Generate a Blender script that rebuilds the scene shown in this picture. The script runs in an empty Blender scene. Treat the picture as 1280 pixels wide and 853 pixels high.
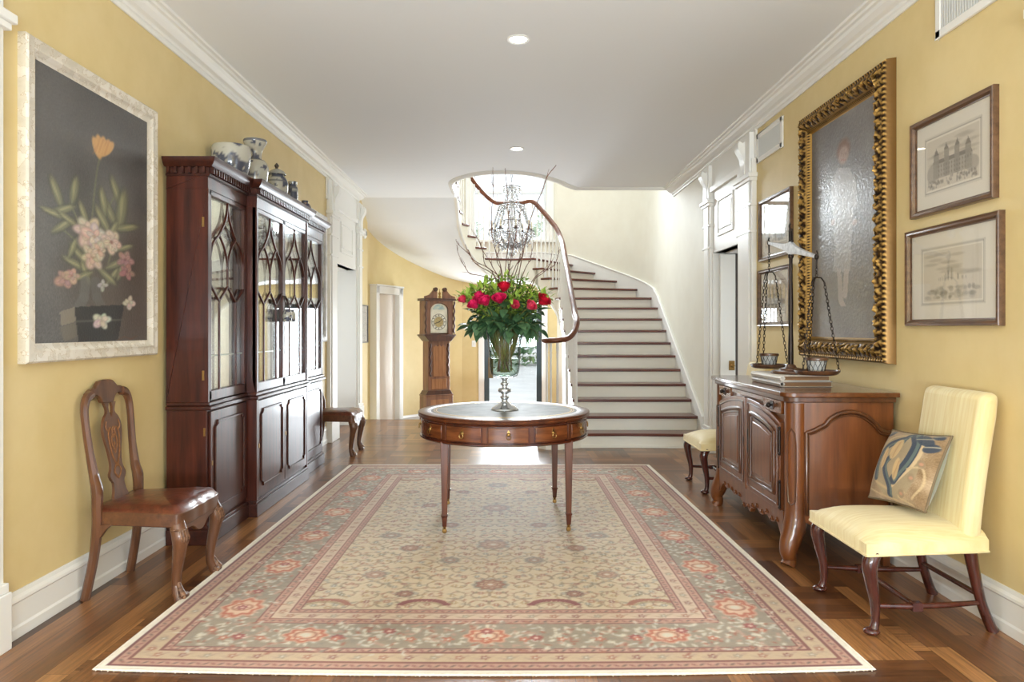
import bpy, bmesh, math, random
import numpy as np
from mathutils import Vector, Matrix, noise
random.seed(7)
RNG = np.random.default_rng(11)
SC = bpy.context.scene
COL = SC.collection
PI = math.pi
EYE = 1.34

def S(r, g, b):
    return tuple(((c/255)/12.92 if c/255 <= .04045 else ((c/255+.055)/1.055)**2.4) for c in (r, g, b))

# ---------------------------------------------------------------- mesh builder
class MB:
    def __init__(s): s.v = []; s.f = []
    def add(s, vs, fs, M=None):
        b = len(s.v)
        s.v += [tuple(M @ Vector(p)) if M is not None else tuple(p) for p in vs]
        s.f += [tuple(i+b for i in f) for f in fs]; return s
    def box(s, x0, x1, y0, y1, z0, z1, M=None):
        return s.add([(x0,y0,z0),(x1,y0,z0),(x1,y1,z0),(x0,y1,z0),(x0,y0,z1),(x1,y0,z1),(x1,y1,z1),(x0,y1,z1)],
                     [(0,3,2,1),(4,5,6,7),(0,1,5,4),(1,2,6,5),(2,3,7,6),(3,0,4,7)], M)
    def cbox(s, c, d, M=None):
        return s.box(c[0]-d[0]/2, c[0]+d[0]/2, c[1]-d[1]/2, c[1]+d[1]/2, c[2]-d[2]/2, c[2]+d[2]/2, M)
    def lathe(s, prof, n=32, c=(0,0,0), M=None, a0=0, a1=2*PI):
        full = abs(a1-a0-2*PI) < 1e-6; m = n if full else n+1
        vs = []; fs = []
        for r, z in prof:
            for i in range(m):
                a = a0+(a1-a0)*i/n
                vs.append((c[0]+r*math.cos(a), c[1]+r*math.sin(a), c[2]+z))
        for j in range(len(prof)-1):
            for i in range(n):
                k = (i+1) % m
                fs.append((j*m+i, j*m+k, (j+1)*m+k, (j+1)*m+i))
        return s.add(vs, fs, M)
    def prism(s, poly, axis, t0, t1, M=None):
        n = len(poly)
        def P(a, b, t): return {'x': (t,a,b), 'y': (a,t,b), 'z': (a,b,t)}[axis]
        vs = [P(a,b,t0) for a, b in poly]+[P(a,b,t1) for a, b in poly]
        fs = [tuple(range(n))[::-1], tuple(range(n, 2*n))]+[(i, (i+1) % n, n+(i+1) % n, n+i) for i in range(n)]
        return s.add(vs, fs, M)
    def tube(s, pts, r, n=8, r2=None, up=None, closed=False, cap=True, M=None, rot=0):
        pts = [Vector(p) for p in pts]; m = len(pts)
        R = r if isinstance(r, (list, tuple)) else [r]*m
        R2 = R if r2 is None else (r2 if isinstance(r2, (list, tuple)) else [r2]*m)
        T = []
        for i in range(m):
            a = pts[(i-1) % m] if (closed or i > 0) else pts[i]
            b = pts[(i+1) % m] if (closed or i < m-1) else pts[i]
            T.append((b-a).normalized())
        u = Vector(up) if up is not None else Vector((0,0,1))
        if up is None and abs(T[0].dot(u)) > .95: u = Vector((0,1,0)) if abs(T[0].y) < .9 else Vector((1,0,0))
        vs = []; fs = []
        for i in range(m):
            if up is None and i > 0: u = u-T[i]*u.dot(T[i])
            side = T[i].cross(u)
            if side.length < 1e-6: side = Vector((1,0,0))
            side.normalize(); w = side.cross(T[i]).normalized()
            if up is None: u = w
            for k in range(n):
                a = 2*PI*k/n+rot
                ca, sa = math.cos(a), math.sin(a)
                vs.append(pts[i]+side*(R[i]*ca)+w*(R2[i]*sa))
        for i in range(m if closed else m-1):
            j = (i+1) % m
            for k in range(n):
                l = (k+1) % n
                fs.append((i*n+k, i*n+l, j*n+l, j*n+k))
        if cap and not closed:
            fs.append(tuple(range(n))[::-1]); fs.append(tuple((m-1)*n+k for k in range(n)))
        return s.add(vs, fs, M)
    def bar(s, pts, w, d, up, closed=False, M=None):       # rectangular section, w across, d along up
        q = math.sqrt(2)/2
        return s.tube(pts, [w*q]*len(pts), 4, [d*q]*len(pts), up, closed, True, M, PI/4)
    def sweep(s, prof, pts, up=(0,0,1), closed=False, M=None, cap=True):   # profile (side, up)
        pts = [Vector(p) for p in pts]; m = len(pts); n = len(prof); U = Vector(up)
        vs = []; fs = []
        for i in range(m):
            t1 = (pts[i]-pts[(i-1) % m]).normalized() if (closed or i > 0) else None
            t2 = (pts[(i+1) % m]-pts[i]).normalized() if (closed or i < m-1) else None
            t1 = t1 or t2; t2 = t2 or t1
            t = (t1+t2).normalized(); side = t.cross(U).normalized()
            s1 = t1.cross(U).normalized(); k = 1/max(.3, side.dot(s1))
            for a, b in prof: vs.append(pts[i]+side*a*k+U*b)
        for i in range(m if closed else m-1):
            j = (i+1) % m
            for k in range(n):
                l = (k+1) % n
                fs.append((i*n+k, i*n+l, j*n+l, j*n+k))
        if cap and not closed:
            fs.append(tuple(range(n))[::-1]); fs.append(tuple((m-1)*n+k for k in range(n)))
        return s.add(vs, fs, M)
    def ball(s, c, r, nu=12, nv=8, M=None):
        if not isinstance(r, (tuple, list)): r = (r,r,r)
        vs = []; fs = []
        for j in range(nv+1):
            t = PI*j/nv
            for i in range(nu):
                a = 2*PI*i/nu
                vs.append((c[0]+r[0]*math.sin(t)*math.cos(a), c[1]+r[1]*math.sin(t)*math.sin(a), c[2]-r[2]*math.cos(t)))
        for j in range(nv):
            for i in range(nu):
                k = (i+1) % nu
                fs.append((j*nu+i, j*nu+k, (j+1)*nu+k, (j+1)*nu+i))
        return s.add(vs, fs, M)
    def grid(s, fn, nu, nv, M=None, wrap=False):
        vs = [fn(i/nu, j/nv) for j in range(nv+1) for i in range(nu+1)]
        w = nu+1
        return s.add(vs, [(j*w+i, j*w+i+1, (j+1)*w+i+1, (j+1)*w+i) for j in range(nv) for i in range(nu)], M)
    def build(s, name, m, parent=None, world=False, smooth=35, bevel=0, seg=2, sub=0, solid=0, recalc=True, colors=None):
        vs = s.v
        if world and parent is not None:
            r = parent
            while r.parent: r = r.parent
            Mi = r.matrix_basis.inverted(); vs = [tuple(Mi @ Vector(p)) for p in vs]
        me = bpy.data.meshes.new(name)
        me.from_pydata(vs, [], s.f)
        if colors is not None:
            at = me.color_attributes.new('col', 'FLOAT_COLOR', 'POINT')
            c4 = np.ones((len(vs), 4), np.float32); c4[:, :3] = colors
            at.data.foreach_set('color', c4.ravel())
        if recalc:
            bm = bmesh.new(); bm.from_mesh(me)
            bmesh.ops.remove_doubles(bm, verts=bm.verts, dist=1e-5)
            bmesh.ops.recalc_face_normals(bm, faces=bm.faces)
            bm.to_mesh(me); bm.free()
        if smooth:
            me.polygons.foreach_set('use_smooth', [True]*len(me.polygons))
            if smooth < 180: me.set_sharp_from_angle(angle=math.radians(smooth))
        me.materials.append(m); me.update()
        o = bpy.data.objects.new(name, me); COL.objects.link(o)
        if parent is not None: o.parent = parent
        if solid:
            d = o.modifiers.new('solid', 'SOLIDIFY'); d.thickness = solid; d.offset = 0
        if bevel:
            d = o.modifiers.new('bevel', 'BEVEL'); d.width = bevel; d.segments = seg; d.limit_method = 'ANGLE'; d.angle_limit = math.radians(40)
            d.harden_normals = False
        if sub:
            d = o.modifiers.new('sub', 'SUBSURF'); d.levels = sub; d.render_levels = sub
        return o

def arc(c, r, a0, a1, n):
    return [(c[0]+r*math.cos(a0+(a1-a0)*i/n), c[1]+r*math.sin(a0+(a1-a0)*i/n)) for i in range(n+1)]
def spline(pts, n=6):                                   # Catmull-Rom through points of any dimension
    P = [np.array(p, float) for p in pts]; out = []
    for i in range(len(P)-1):
        p0 = P[max(i-1, 0)]; p1 = P[i]; p2 = P[i+1]; p3 = P[min(i+2, len(P)-1)]
        for k in range(n):
            t = k/n
            out.append(tuple(.5*((2*p1)+(-p0+p2)*t+(2*p0-5*p1+4*p2-p3)*t*t+(-p0+3*p1-3*p2+p3)*t**3)))
    out.append(tuple(P[-1])); return out
def lerp(a, b, t): return a+(b-a)*t

# ---------------------------------------------------------------- things
def tag(o, label, cat, group=None, kind=None):
    o['label'] = label; o['category'] = cat
    if group: o['group'] = group
    if kind: o['kind'] = kind
    return o
def thing(name, label, cat, loc=(0,0,0), rz=0, group=None):
    o = bpy.data.objects.new(name, None); COL.objects.link(o)
    o.location = loc; o.rotation_euler = (0,0,rz); o.empty_display_size = .1
    o.matrix_basis = Matrix.Translation(loc) @ Matrix.Rotation(rz, 4, 'Z')
    return tag(o, label, cat, group)
def struct(o): o['kind'] = 'structure'; return o
def copy_tree(o, parent=None):
    c = o.copy(); COL.objects.link(c)
    if parent is not None: c.parent = parent
    for ch in list(o.children): copy_tree(ch, c)
    return c

# ---------------------------------------------------------------- materials
def nd(nt, t, **kw):
    n = nt.nodes.new(t)
    for k, v in kw.items():
        if k in n.inputs: n.inputs[k].default_value = v
        else: setattr(n, k, v)
    return n
def pr(name, col, rough=.5, metal=0, coat=0, spec=.5, sheen=0, trans=0, ior=1.45, emit=None, es=0, coat_rough=.1):
    m = bpy.data.materials.new(name); m.use_nodes = True
    b = m.node_tree.nodes['Principled BSDF']
    b.inputs['Base Color'].default_value = (*col, 1); b.inputs['Roughness'].default_value = rough
    b.inputs['Metallic'].default_value = metal; b.inputs['Coat Weight'].default_value = coat
    b.inputs['Coat Roughness'].default_value = coat_rough
    b.inputs['Specular IOR Level'].default_value = spec; b.inputs['Sheen Weight'].default_value = sheen
    b.inputs['Transmission Weight'].default_value = trans; b.inputs['IOR'].default_value = ior
    if emit: b.inputs['Emission Color'].default_value = (*emit, 1); b.inputs['Emission Strength'].default_value = es
    return m
def noisy(name, c1, c2, scale=(4,4,4), detail=4, rough=.5, bump=0, bscale=None, lo=.35, hi=.65, **kw):
    m = pr(name, c1, rough, **kw); nt = m.node_tree; b = nt.nodes['Principled BSDF']
    tc = nd(nt, 'ShaderNodeTexCoord'); mp = nd(nt, 'ShaderNodeMapping'); mp.inputs['Scale'].default_value = scale
    nt.links.new(tc.outputs['Object'], mp.inputs['Vector'])
    nz = nd(nt, 'ShaderNodeTexNoise', Scale=1.0, Detail=detail, Roughness=.6)
    nt.links.new(mp.outputs['Vector'], nz.inputs['Vector'])
    rp = nd(nt, 'ShaderNodeValToRGB')
    rp.color_ramp.elements[0].position = lo; rp.color_ramp.elements[0].color = (*c1, 1)
    rp.color_ramp.elements[1].position = hi; rp.color_ramp.elements[1].color = (*c2, 1)
    nt.links.new(nz.outputs['Fac'], rp.inputs['Fac']); nt.links.new(rp.outputs['Color'], b.inputs['Base Color'])
    if bump:
        n2 = nd(nt, 'ShaderNodeTexNoise', Scale=bscale or 60.0, Detail=3.0)
        nt.links.new(tc.outputs['Object'], n2.inputs['Vector'])
        bp = nd(nt, 'ShaderNodeBump', Strength=bump, Distance=.004)
        nt.links.new(n2.outputs['Fac'], bp.inputs['Height']); nt.links.new(bp.outputs['Normal'], b.inputs['Normal'])
    return m
def wood(name, c1, c2, grain='z', rough=.32, coat=.35, k=1.0, **kw):
    sc = {'z': (26*k,26*k,2.2*k), 'y': (26*k,2.2*k,26*k), 'x': (2.2*k,26*k,26*k)}[grain]
    return noisy(name, c1, c2, sc, 5, rough, .05, 90, .3, .72, coat=coat, **kw)
def colattr(name, rough=.6, bump=0, bscale=200, **kw):
    m = pr(name, (.5,.5,.5), rough, **kw); nt = m.node_tree; b = nt.nodes['Principled BSDF']
    a = nd(nt, 'ShaderNodeVertexColor'); a.layer_name = 'col'
    nt.links.new(a.outputs['Color'], b.inputs['Base Color'])
    if bump:
        tc = nd(nt, 'ShaderNodeTexCoord')
        n2 = nd(nt, 'ShaderNodeTexNoise', Scale=float(bscale), Detail=2.0)
        nt.links.new(tc.outputs['Object'], n2.inputs['Vector'])
        bp = nd(nt, 'ShaderNodeBump', Strength=bump, Distance=.004)
        nt.links.new(n2.outputs['Fac'], bp.inputs['Height']); nt.links.new(bp.outputs['Normal'], b.inputs['Normal'])
    return m
def pane_mat(name, tint=(.97,.98,.98), ior=1.5, boost=1.0, edge=None):
    m = bpy.data.materials.new(name); m.use_nodes = True; nt = m.node_tree; nt.nodes.clear()
    out = nd(nt, 'ShaderNodeOutputMaterial'); mx = nd(nt, 'ShaderNodeMixShader'); ge = nd(nt, 'ShaderNodeNewGeometry'); dt = nd(nt, 'ShaderNodeVectorMath', operation='DOT_PRODUCT')
    nt.links.new(ge.outputs['Incoming'], dt.inputs[0]); nt.links.new(ge.outputs['Normal'], dt.inputs[1])
    def mth(op, a, b=None):
        n = nd(nt, 'ShaderNodeMath', operation=op)
        for i, v in enumerate((a, b)):
            if v is None: continue
            if isinstance(v, (int, float)): n.inputs[i].default_value = v
            else: nt.links.new(v, n.inputs[i])
        return n.outputs[0]
    c = mth('SUBTRACT', 1.0, mth('ABSOLUTE', dt.outputs['Value']))
    f0 = ((ior-1)/(ior+1))**2
    fr = mth('MULTIPLY', mth('ADD', mth('MULTIPLY', mth('POWER', c, 5.0), 1-f0), f0), boost)   # Schlick reflectance
    tr = nd(nt, 'ShaderNodeBsdfTransparent'); tr.inputs['Color'].default_value = (*tint, 1)
    if edge:                                               # longer path through the glass near the outline
        em = nd(nt, 'ShaderNodeMix'); em.data_type = 'RGBA'; em.inputs[6].default_value = (*tint, 1); em.inputs[7].default_value = (*edge, 1)
        nt.links.new(mth('POWER', c, 2.2), em.inputs[0]); nt.links.new(em.outputs[2], tr.inputs['Color'])
    gl = nd(nt, 'ShaderNodeBsdfGlossy', Roughness=.02)
    nt.links.new(fr, mx.inputs[0]); nt.links.new(tr.outputs[0], mx.inputs[1]); nt.links.new(gl.outputs[0], mx.inputs[2])
    nt.links.new(mx.outputs[0], out.inputs[0]); return m

M = {}
M['yellow'] = noisy('wall_yellow', S(218,196,141), S(224,203,151), (3,3,3), 5, .55)
M['cream'] = noisy('wall_cream', S(226,221,205), S(230,226,211), (3,3,3), 5, .6)
M['white'] = pr('trim_white', S(238,237,232), .35)
M['ceil'] = pr('ceiling_white', S(238,240,240), .75)
M['mahog'] = wood('mahogany_dark', S(44,18,12), S(84,38,25), 'z', .36, .15, spec=.35)
M['mahog_y'] = wood('mahogany_dark_flat', S(42,18,12), S(76,36,24), 'y', .38, .12, spec=.35)
M['walnut'] = wood('walnut_chair', S(76,46,30), S(116,76,50), 'z', .33, .35)
M['walnut_x'] = wood('walnut_chair_rail', S(76,46,30), S(112,72,46), 'y', .33, .35)
M['carve'] = noisy('carved_walnut', S(66,36,22), S(140,104,78), (60,60,60), 4, .4, .4, 120)
M['leather'] = noisy('worn_leather', S(72,32,20), S(112,58,38), (22,22,22), 6, .3, .25, 60, coat=.3)
M['table'] = wood('table_mahogany', S(70,35,19), S(110,60,33), 'z', .34, .2)
M['table_x'] = noisy('table_drawer_mahogany', S(88,46,24), S(128,72,38), (5,5,40), 5, .25, .05, 90, coat=.5)
M['table_dk'] = wood('table_edge_dark', S(58,25,15), S(92,42,24), 'z', .25, .5)
M['inset'] = noisy('tooled_leather', S(104,104,100), S(134,131,124), (9,9,9), 6, .55, .15, 80, spec=.24)
M['gilt'] = pr('gilt_line', S(190,150,80), .35, .7)
M['brass'] = pr('brass', S(160,126,74), .32, 1)
M['cherry'] = wood('commode_cherry', S(84,44,20), S(128,74,36), 'z', .3, .45, .7)
M['cherry_y'] = wood('commode_cherry_flat', S(80,43,20), S(122,72,36), 'y', .22, .5, .7)
M['cherry_x'] = wood('commode_cherry_side', S(86,45,20), S(128,74,36), 'x', .3, .45, .7)
M['cherry_dk'] = wood('commode_dark_mould', S(66,36,20), S(100,60,34), 'z', .3, .45)  # darker cherry for the mouldings
M['iron'] = pr('dark_iron', S(52,44,40), .42, .8)
M['steel'] = noisy('pale_worn_metal', S(176,178,182), S(214,216,220), (30,30,30), 4, .35, 0)
M['silk'] = noisy('yellow_silk', S(222,200,142), S(233,217,168), (6,70,6), 4, .6, .1, 160, sheen=.3)
M['silk_v'] = noisy('yellow_silk_upright', S(222,200,142), S(233,219,172), (6,70,3), 4, .6, .1, 160, sheen=.3)
M['legdk'] = wood('dark_mahogany_leg', S(52,22,17), S(88,42,32), 'z', .22, .6)
M['tread'] = wood('stair_tread', S(84,42,32), S(112,60,46), 'x', .3, .3)
M['rail'] = wood('handrail', S(84,42,24), S(122,70,42), 'y', .36, .12)
M['riser'] = pr('riser_cream', S(240,236,222), .5)
M['clock'] = wood('clock_mahogany', S(104,66,46), S(146,100,72), 'z', .3, .4)
M['clock_hi'] = wood('clock_flame_veneer', S(132,84,50), S(172,120,78), 'z', .25, .4)
M['clock_dk'] = wood('clock_dark', S(62,34,24), S(92,54,36), 'z', .3, .4)
M['mirror'] = pr('mirror_silver', (.93,.92,.87), .03, 1)
M['pane'] = pane_mat('clear_pane')
M['picglass'] = pane_mat('picture_glass', (.98,.98,.98), 1.5)
M['glass'] = pane_mat('vase_glass', (.965,.975,.97), 1.5, .55, (.30,.34,.33))
M['crystal'] = pr('crystal', (.97,.98,1), .02, trans=.75, ior=1.5)
M['water'] = pane_mat('water', (.80,.87,.80), 1.15, .15)
M['leaf_dk'] = noisy('leaf_dark', S(48,80,50), S(88,122,84), (14,14,14), 3, .4, 0)
M['leaf_lt'] = noisy('leaf_light', S(104,142,46), S(170,194,86), (14,14,14), 3, .45, 0)
M['stem'] = noisy('flower_stem', S(98,120,56), S(118,100,62), (30,30,8), 3, .5, 0)
M['twig'] = noisy('twig_bark', S(86,58,50), S(116,82,68), (40,40,10), 3, .6, 0)
M['rose'] = noisy('rose_petal', S(186,10,66), S(222,44,104), (26,26,26), 3, .5, 0)
M['rose_p'] = noisy('rose_petal_pale', S(196,36,70), S(226,86,112), (26,26,26), 3, .5, 0)
M['rose_d'] = noisy('rose_petal_deep', S(156,5,32), S(200,18,50), (26,26,26), 3, .5, 0)
M['paper'] = pr('paper', S(222,212,190), .7)
M['candle'] = pr('candle_ivory', S(226,214,190), .5)
M['black'] = pr('black_gap', S(20,18,17), .7)
M['plate'] = pr('switch_plate', S(240,240,236), .35)
M['ventdk'] = pr('vent_shadow', S(120,120,116), .7)
M['doorgreen'] = pr('door_green_black', S(38,52,54), .3)
# ================================================================ ROOM SHELL
XL, XR, ZC = -2.15, 2.2, 3.23
Y0 = -3.2
STEP_Y = 10.75; ZLOW = -.33
RISE = .165; CY = 11.0; RIN = .78; ROUT = 2.2; YB = 13.03
# stair line: W = path parameter of every nosing
W = {k: 8.16+.28*(k-1)-CY for k in range(1, 11)}
W.update({11: math.radians(4), 12: math.radians(20), 13: math.radians(35), 14: math.radians(48), 15: math.radians(60),
          16: math.radians(120), 17: math.radians(134), 18: math.radians(148), 19: math.radians(162), 20: math.radians(176),
          21: PI+.22, 22: PI+.50, 23: PI+.78})
def P(w, r, flat=True):
    if w < 0: x, y = r, CY+w
    elif w <= PI: x, y = r*math.cos(w), CY+r*math.sin(w)
    else: x, y = -r, CY-(w-PI)
    if flat: y = min(y, YB-.005)
    return x, y
_wk = sorted(W)
_wx = [W[k] for k in _wk]+[W[23]+.28]
_wn = [float(k) for k in _wk]+[24.0]
def nofw(w):                                            # smooth walking line, flat over the landing
    if math.radians(74) < w < math.radians(106): return 15.35
    return float(np.interp(w, _wx[:15]+[math.radians(74), math.radians(106)]+_wx[15:], _wn[:15]+[15.35, 15.35]+_wn[15:]))
def sof(w): return RISE*nofw(w)-.40

# ---- floor: block parquet, each strip coloured on its own
def parquet(name, x0, x1, y0, y1, z, s=.42, n=5):
    mb = MB(); cols = []; uvs = []
    base = np.array(S(120,77,44)); dk = np.array(S(76,45,26)); lt = np.array(S(166,116,70))
    def plank(a, b, c, d, par, t):
        g = .0007
        mb.add([(a+g,c+g,z),(b-g,c+g,z),(b-g,d-g,z),(a+g,d-g,z)], [(0,1,2,3)])
        q = base+(lt-base)*max(0, min(1, t)) if t > 0 else base+(dk-base)*min(1, -t)
        cols.extend([q]*4); o = random.random()*40
        uvs.extend(((p[0] if par else p[1])+o, (p[1] if par else p[0])+o) for p in ((a,c),(b,c),(b,d),(a,d)))
    if z == 0:                                             # border boards along the side walls
        bw = .095
        for side in (0, 1):
            for k in range(11 if side else 11):
                a = x0+k*bw if side == 0 else x1-(k+1)*bw
                y = y0-random.random()
                while y < y1:
                    L = random.uniform(.9, 1.9); plank(a, a+bw, max(y, y0), min(y+L, y1), 0, random.gauss(0, .5)); y += L
        x0, x1 = x0+11*bw, x1-11*bw
    for i in range(math.floor(x0/s), math.ceil(x1/s)):
        for j in range(math.floor(y0/s), math.ceil(y1/s)):
            par = (i+j) % 2; tone = random.gauss(0, .25)
            for k in range(n):
                g = .0007
                if par: a, b, c, d = i*s, (i+1)*s, j*s+k*s/n, j*s+(k+1)*s/n
                else: a, b, c, d = i*s+k*s/n, i*s+(k+1)*s/n, j*s, (j+1)*s
                a, b, c, d = max(a, x0), min(b, x1), max(c, y0), min(d, y1)
                if b-a < .004 or d-c < .004: continue
                mb.add([(a+g,c+g,z),(b-g,c+g,z),(b-g,d-g,z),(a+g,d-g,z)], [(0,1,2,3)])
                t = tone+random.gauss(0, .38)
                q = base+(lt-base)*max(0, min(1, t)) if t > 0 else base+(dk-base)*min(1, -t)
                cols += [q]*4
                o = random.random()*40
                uvs += [((p[0] if par else p[1])+o, (p[1] if par else p[0])+o) for p in ((a,c),(b,c),(b,d),(a,d))]
    x0, x1 = XL-.6, XR+.6; mb.add([(x0,y0,z-.002),(x1,y0,z-.002),(x1,y1,z-.002),(x0,y1,z-.002)], [(0,1,2,3)]); cols += [np.array(S(40,24,16))]*4; uvs += [(0,0)]*4
    m = colattr('parquet_'+name, .3, coat=.25, coat_rough=.22); nt = m.node_tree; b = nt.nodes['Principled BSDF']
    uv = nd(nt, 'ShaderNodeUVMap'); uv.uv_map = 'grain'; mp = nd(nt, 'ShaderNodeMapping'); mp.inputs['Scale'].default_value = (3,70,1)
    nz = nd(nt, 'ShaderNodeTexNoise', Scale=1.0, Detail=5.0, Roughness=.65)
    nt.links.new(uv.outputs[0], mp.inputs[0]); nt.links.new(mp.outputs[0], nz.inputs['Vector'])
    mr = nd(nt, 'ShaderNodeMapRange'); mr.inputs['From Min'].default_value = .3; mr.inputs['From Max'].default_value = .7
    mr.inputs['To Min'].default_value = .5; mr.inputs['To Max'].default_value = 1.3
    nt.links.new(nz.outputs['Fac'], mr.inputs[0])
    mx = nd(nt, 'ShaderNodeMix'); mx.data_type = 'RGBA'; mx.blend_type = 'MULTIPLY'; mx.inputs[0].default_value = 1
    va = [n for n in nt.nodes if n.type == 'VERTEX_COLOR'][0]
    nt.links.new(va.outputs[0], mx.inputs[6]); nt.links.new(mr.outputs[0], mx.inputs[7]); nt.links.new(mx.outputs[2], b.inputs['Base Color'])
    rr = nd(nt, 'ShaderNodeMapRange'); rr.inputs['To Min'].default_value = .22; rr.inputs['To Max'].default_value = .42
    nt.links.new(nz.outputs['Fac'], rr.inputs[0]); nt.links.new(rr.outputs[0], b.inputs['Roughness'])
    o = mb.build(name, m, smooth=0, recalc=False, colors=np.array(cols))
    ul = o.data.uv_layers.new(name='grain')
    ul.data.foreach_set('uv', np.array([uvs[l.vertex_index] for l in o.data.loops], np.float32).ravel())
    return o
struct(parquet('floor', XL-.6, XR+.6, Y0, STEP_Y, 0))
struct(parquet('floor.001', XL-.6, XR+.6, STEP_Y-.02, YB+.1, ZLOW))
struct(MB().box(XL-.6, .72, STEP_Y-.03, STEP_Y-.004, ZLOW, -.003).build('trim_1', M['riser']))   # riser of the step down to the garden lobby

# ---- side walls with doorways (left Y 8.92-10.10, right Y 7.05-7.80, both 2.15 high)
def wall_run(name, x0, x1, pieces, m):
    mb = MB()
    for y0, y1, z0, z1 in pieces: mb.box(x0, x1, y0, y1, z0, z1)
    return struct(mb.build(name, m, smooth=0))
LD = (8.92, 10.10); RD = (6.9, 7.80); DH = 2.15
SO = (.9, 2.62)                                           # openings to the side rooms beside the viewpoint
wall_run('wall_left', XL-.12, XL, [(Y0, SO[0], -.02, ZC), (SO[0], SO[1], 2.5, ZC), (SO[1], LD[0], -.02, ZC), (LD[0], LD[1], DH, ZC), (LD[1], CY+.02, ZLOW, ZC)], M['yellow'])
wall_run('wall_right', XR, XR+.12, [(Y0, SO[0], -.02, ZC), (SO[0], SO[1], 2.5, ZC), (SO[1], RD[0], -.02, ZC), (RD[0], RD[1], DH, ZC), (RD[1], 8.06, -.02, ZC)], M['yellow'])
wall_run('wall_stair', XR, XR+.12, [(8.06, 9.72, -.02, ZC+.01), (9.72, CY, -.4, 6.0)], M['cream'])
# curved outer wall of the stairwell: lower left (yellow), right and upper (cream)
def curved_wall(name, a0, a1, z0, z1, m, r=ROUT, t=.12, n=40, ztop=None):
    mb = MB()
    def f(u, v):
        a = lerp(a0, a1, u); x, y = P(a, r); zt = z1 if ztop is None else ztop(a)
        return (x, y, lerp(z0, zt, v))
    mb.grid(f, n, 1)
    mb.grid(lambda u, v: (f(u, v)[0]+t*math.cos(lerp(a0, a1, u)), f(u, v)[1]+t*math.sin(lerp(a0, a1, u)), f(u, v)[2]), n, 1)
    return struct(mb.build(name, m, smooth=40))
aR = math.asin((YB-CY)/ROUT)
wr = curved_wall('wall_curve_right', 0, aR, -.4, 6.0, M['cream'])
wl = curved_wall('wall_curve_left', PI-aR, PI, ZLOW, 3.3, M['yellow'], ztop=lambda a: sof(a)+.08)
wu = curved_wall('wall_curve_upper', PI-aR, PI, 2.2, 6.0, M['cream'], r=ROUT+.002)
# flat back wall: garden door below, stair window above
bx = ROUT*math.cos(aR)+.02
DX0, DX1, DZ = -.455, .575, 1.78
WX0, WX1, WZ0, WZ1 = -.66, .66, 2.93, 4.95
mb = MB()
for x0, x1, z0, z1 in [(-bx, DX0, ZLOW, 2.2), (DX1, bx, ZLOW, 2.2), (DX0, DX1, DZ, 2.2)]: mb.box(x0, x1, YB, YB+.16, z0, z1)
struct(mb.build('wall_back', M['yellow'], smooth=0))
mb = MB()
for x0, x1, z0, z1 in [(-bx, WX0, 2.2, 6), (WX1, bx, 2.2, 6), (WX0, WX1, 2.2, WZ0), (WX0, WX1, WZ1, 6)]: mb.box(x0, x1, YB, YB+.16, z0, z1)
struct(mb.build('wall_back.001', M['cream'], smooth=0))
# rear wall behind the viewpoint with three tall windows
mb = MB()
wins = [(-1.75, -.75), (-.5, .5), (.75, 1.75)]
xs = [XL-.12]+[v for w in wins for v in w]+[XR+.12]
for i in range(0, len(xs), 2): mb.box(xs[i], xs[i+1], Y0-.12, Y0, -.02, ZC)
for a, b in wins: mb.box(a, b, Y0-.12, Y0, -.02, .35); mb.box(a, b, Y0-.12, Y0, 2.75, ZC)
struct(mb.build('wall_front', M['yellow'], smooth=0))
for i, (a, b) in enumerate(wins):
    f = MB()
    for x in (a, b, (a+b)/2): f.box(x-.03, x+.03, Y0-.08, Y0+.02, .35, 2.75)
    for z in (.35, .95, 1.55, 2.15, 2.75): f.box(a, b, Y0-.07, Y0+.01, z-.02, z+.02)
    struct(f.build('window_%d' % (i+2), M['white'], bevel=.004))
# upper storey shell
mb = MB(); mb.box(XL-.12, XR+.12, 7.9, 8.0, ZC+.36, 6.0); mb.box(XR+.002, XR+.12, 8.0, 9.72, ZC+.1, 6.0); mb.box(XL-.12, XL-.002, 8.0, CY+.02, ZC+.1, 6.0)
struct(mb.build('wall_upper', M['cream'], smooth=0))
struct(MB().box(XL-.12, XR+.12, 7.9, YB+.2, 6.0, 6.1).build('ceiling.001', M['ceil'], smooth=0))

# ---- ceiling with the rounded stairwell opening
edge = spline([(.93,9.745),(.888,9.735),(.74,9.5),(.644,9.3),(.425,9.0),(.223,8.82),(.03,8.75),(-.21,8.75),(-.41,8.84),(-.56,8.98),(-.67,9.15),(-.765,9.4),(-.78,9.75)], 5)
poly = [(XL-.1,Y0-.1),(XR+.1,Y0-.1),(XR+.1,9.745)]+edge+[(-.78,10.6),(XL-.1,10.6)]
struct(MB().prism([(x,y) for x, y in poly], 'z', ZC, ZC+.36).build('ceiling', M['ceil'], smooth=30))
lip = [(-.004,.0),(.022,-.004),(.026,-.018),(.012,-.03),(.0,-.045),(-.03,-.045),(-.03,.0)]
struct(MB().sweep([(-a, b) for a, b in lip], [(XR,9.745,ZC+.012)]+[(x,y,ZC+.012) for x, y in edge]+[(-.78,10.1,ZC+.012)]).build('trim_2', M['white'], smooth=50))

# ---- crown mouldings
crown = [(0,3.105),(.014,3.105),(.018,3.128),(.03,3.132),(.034,3.148),(.062,3.158),(.09,3.178),(.1,3.196),(.118,3.2),(.122,3.214),(.146,3.216),(.152,3.232),(0,3.232)]
struct(MB().prism([(XL+d, z) for d, z in crown], 'y', Y0, 10.28).build('trim_3', M['white'], smooth=0, bevel=.003))
struct(MB().prism([(XR-d, z) for d, z in crown], 'y', Y0, 9.75).build('trim_4', M['white'], smooth=0, bevel=.003))
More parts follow.
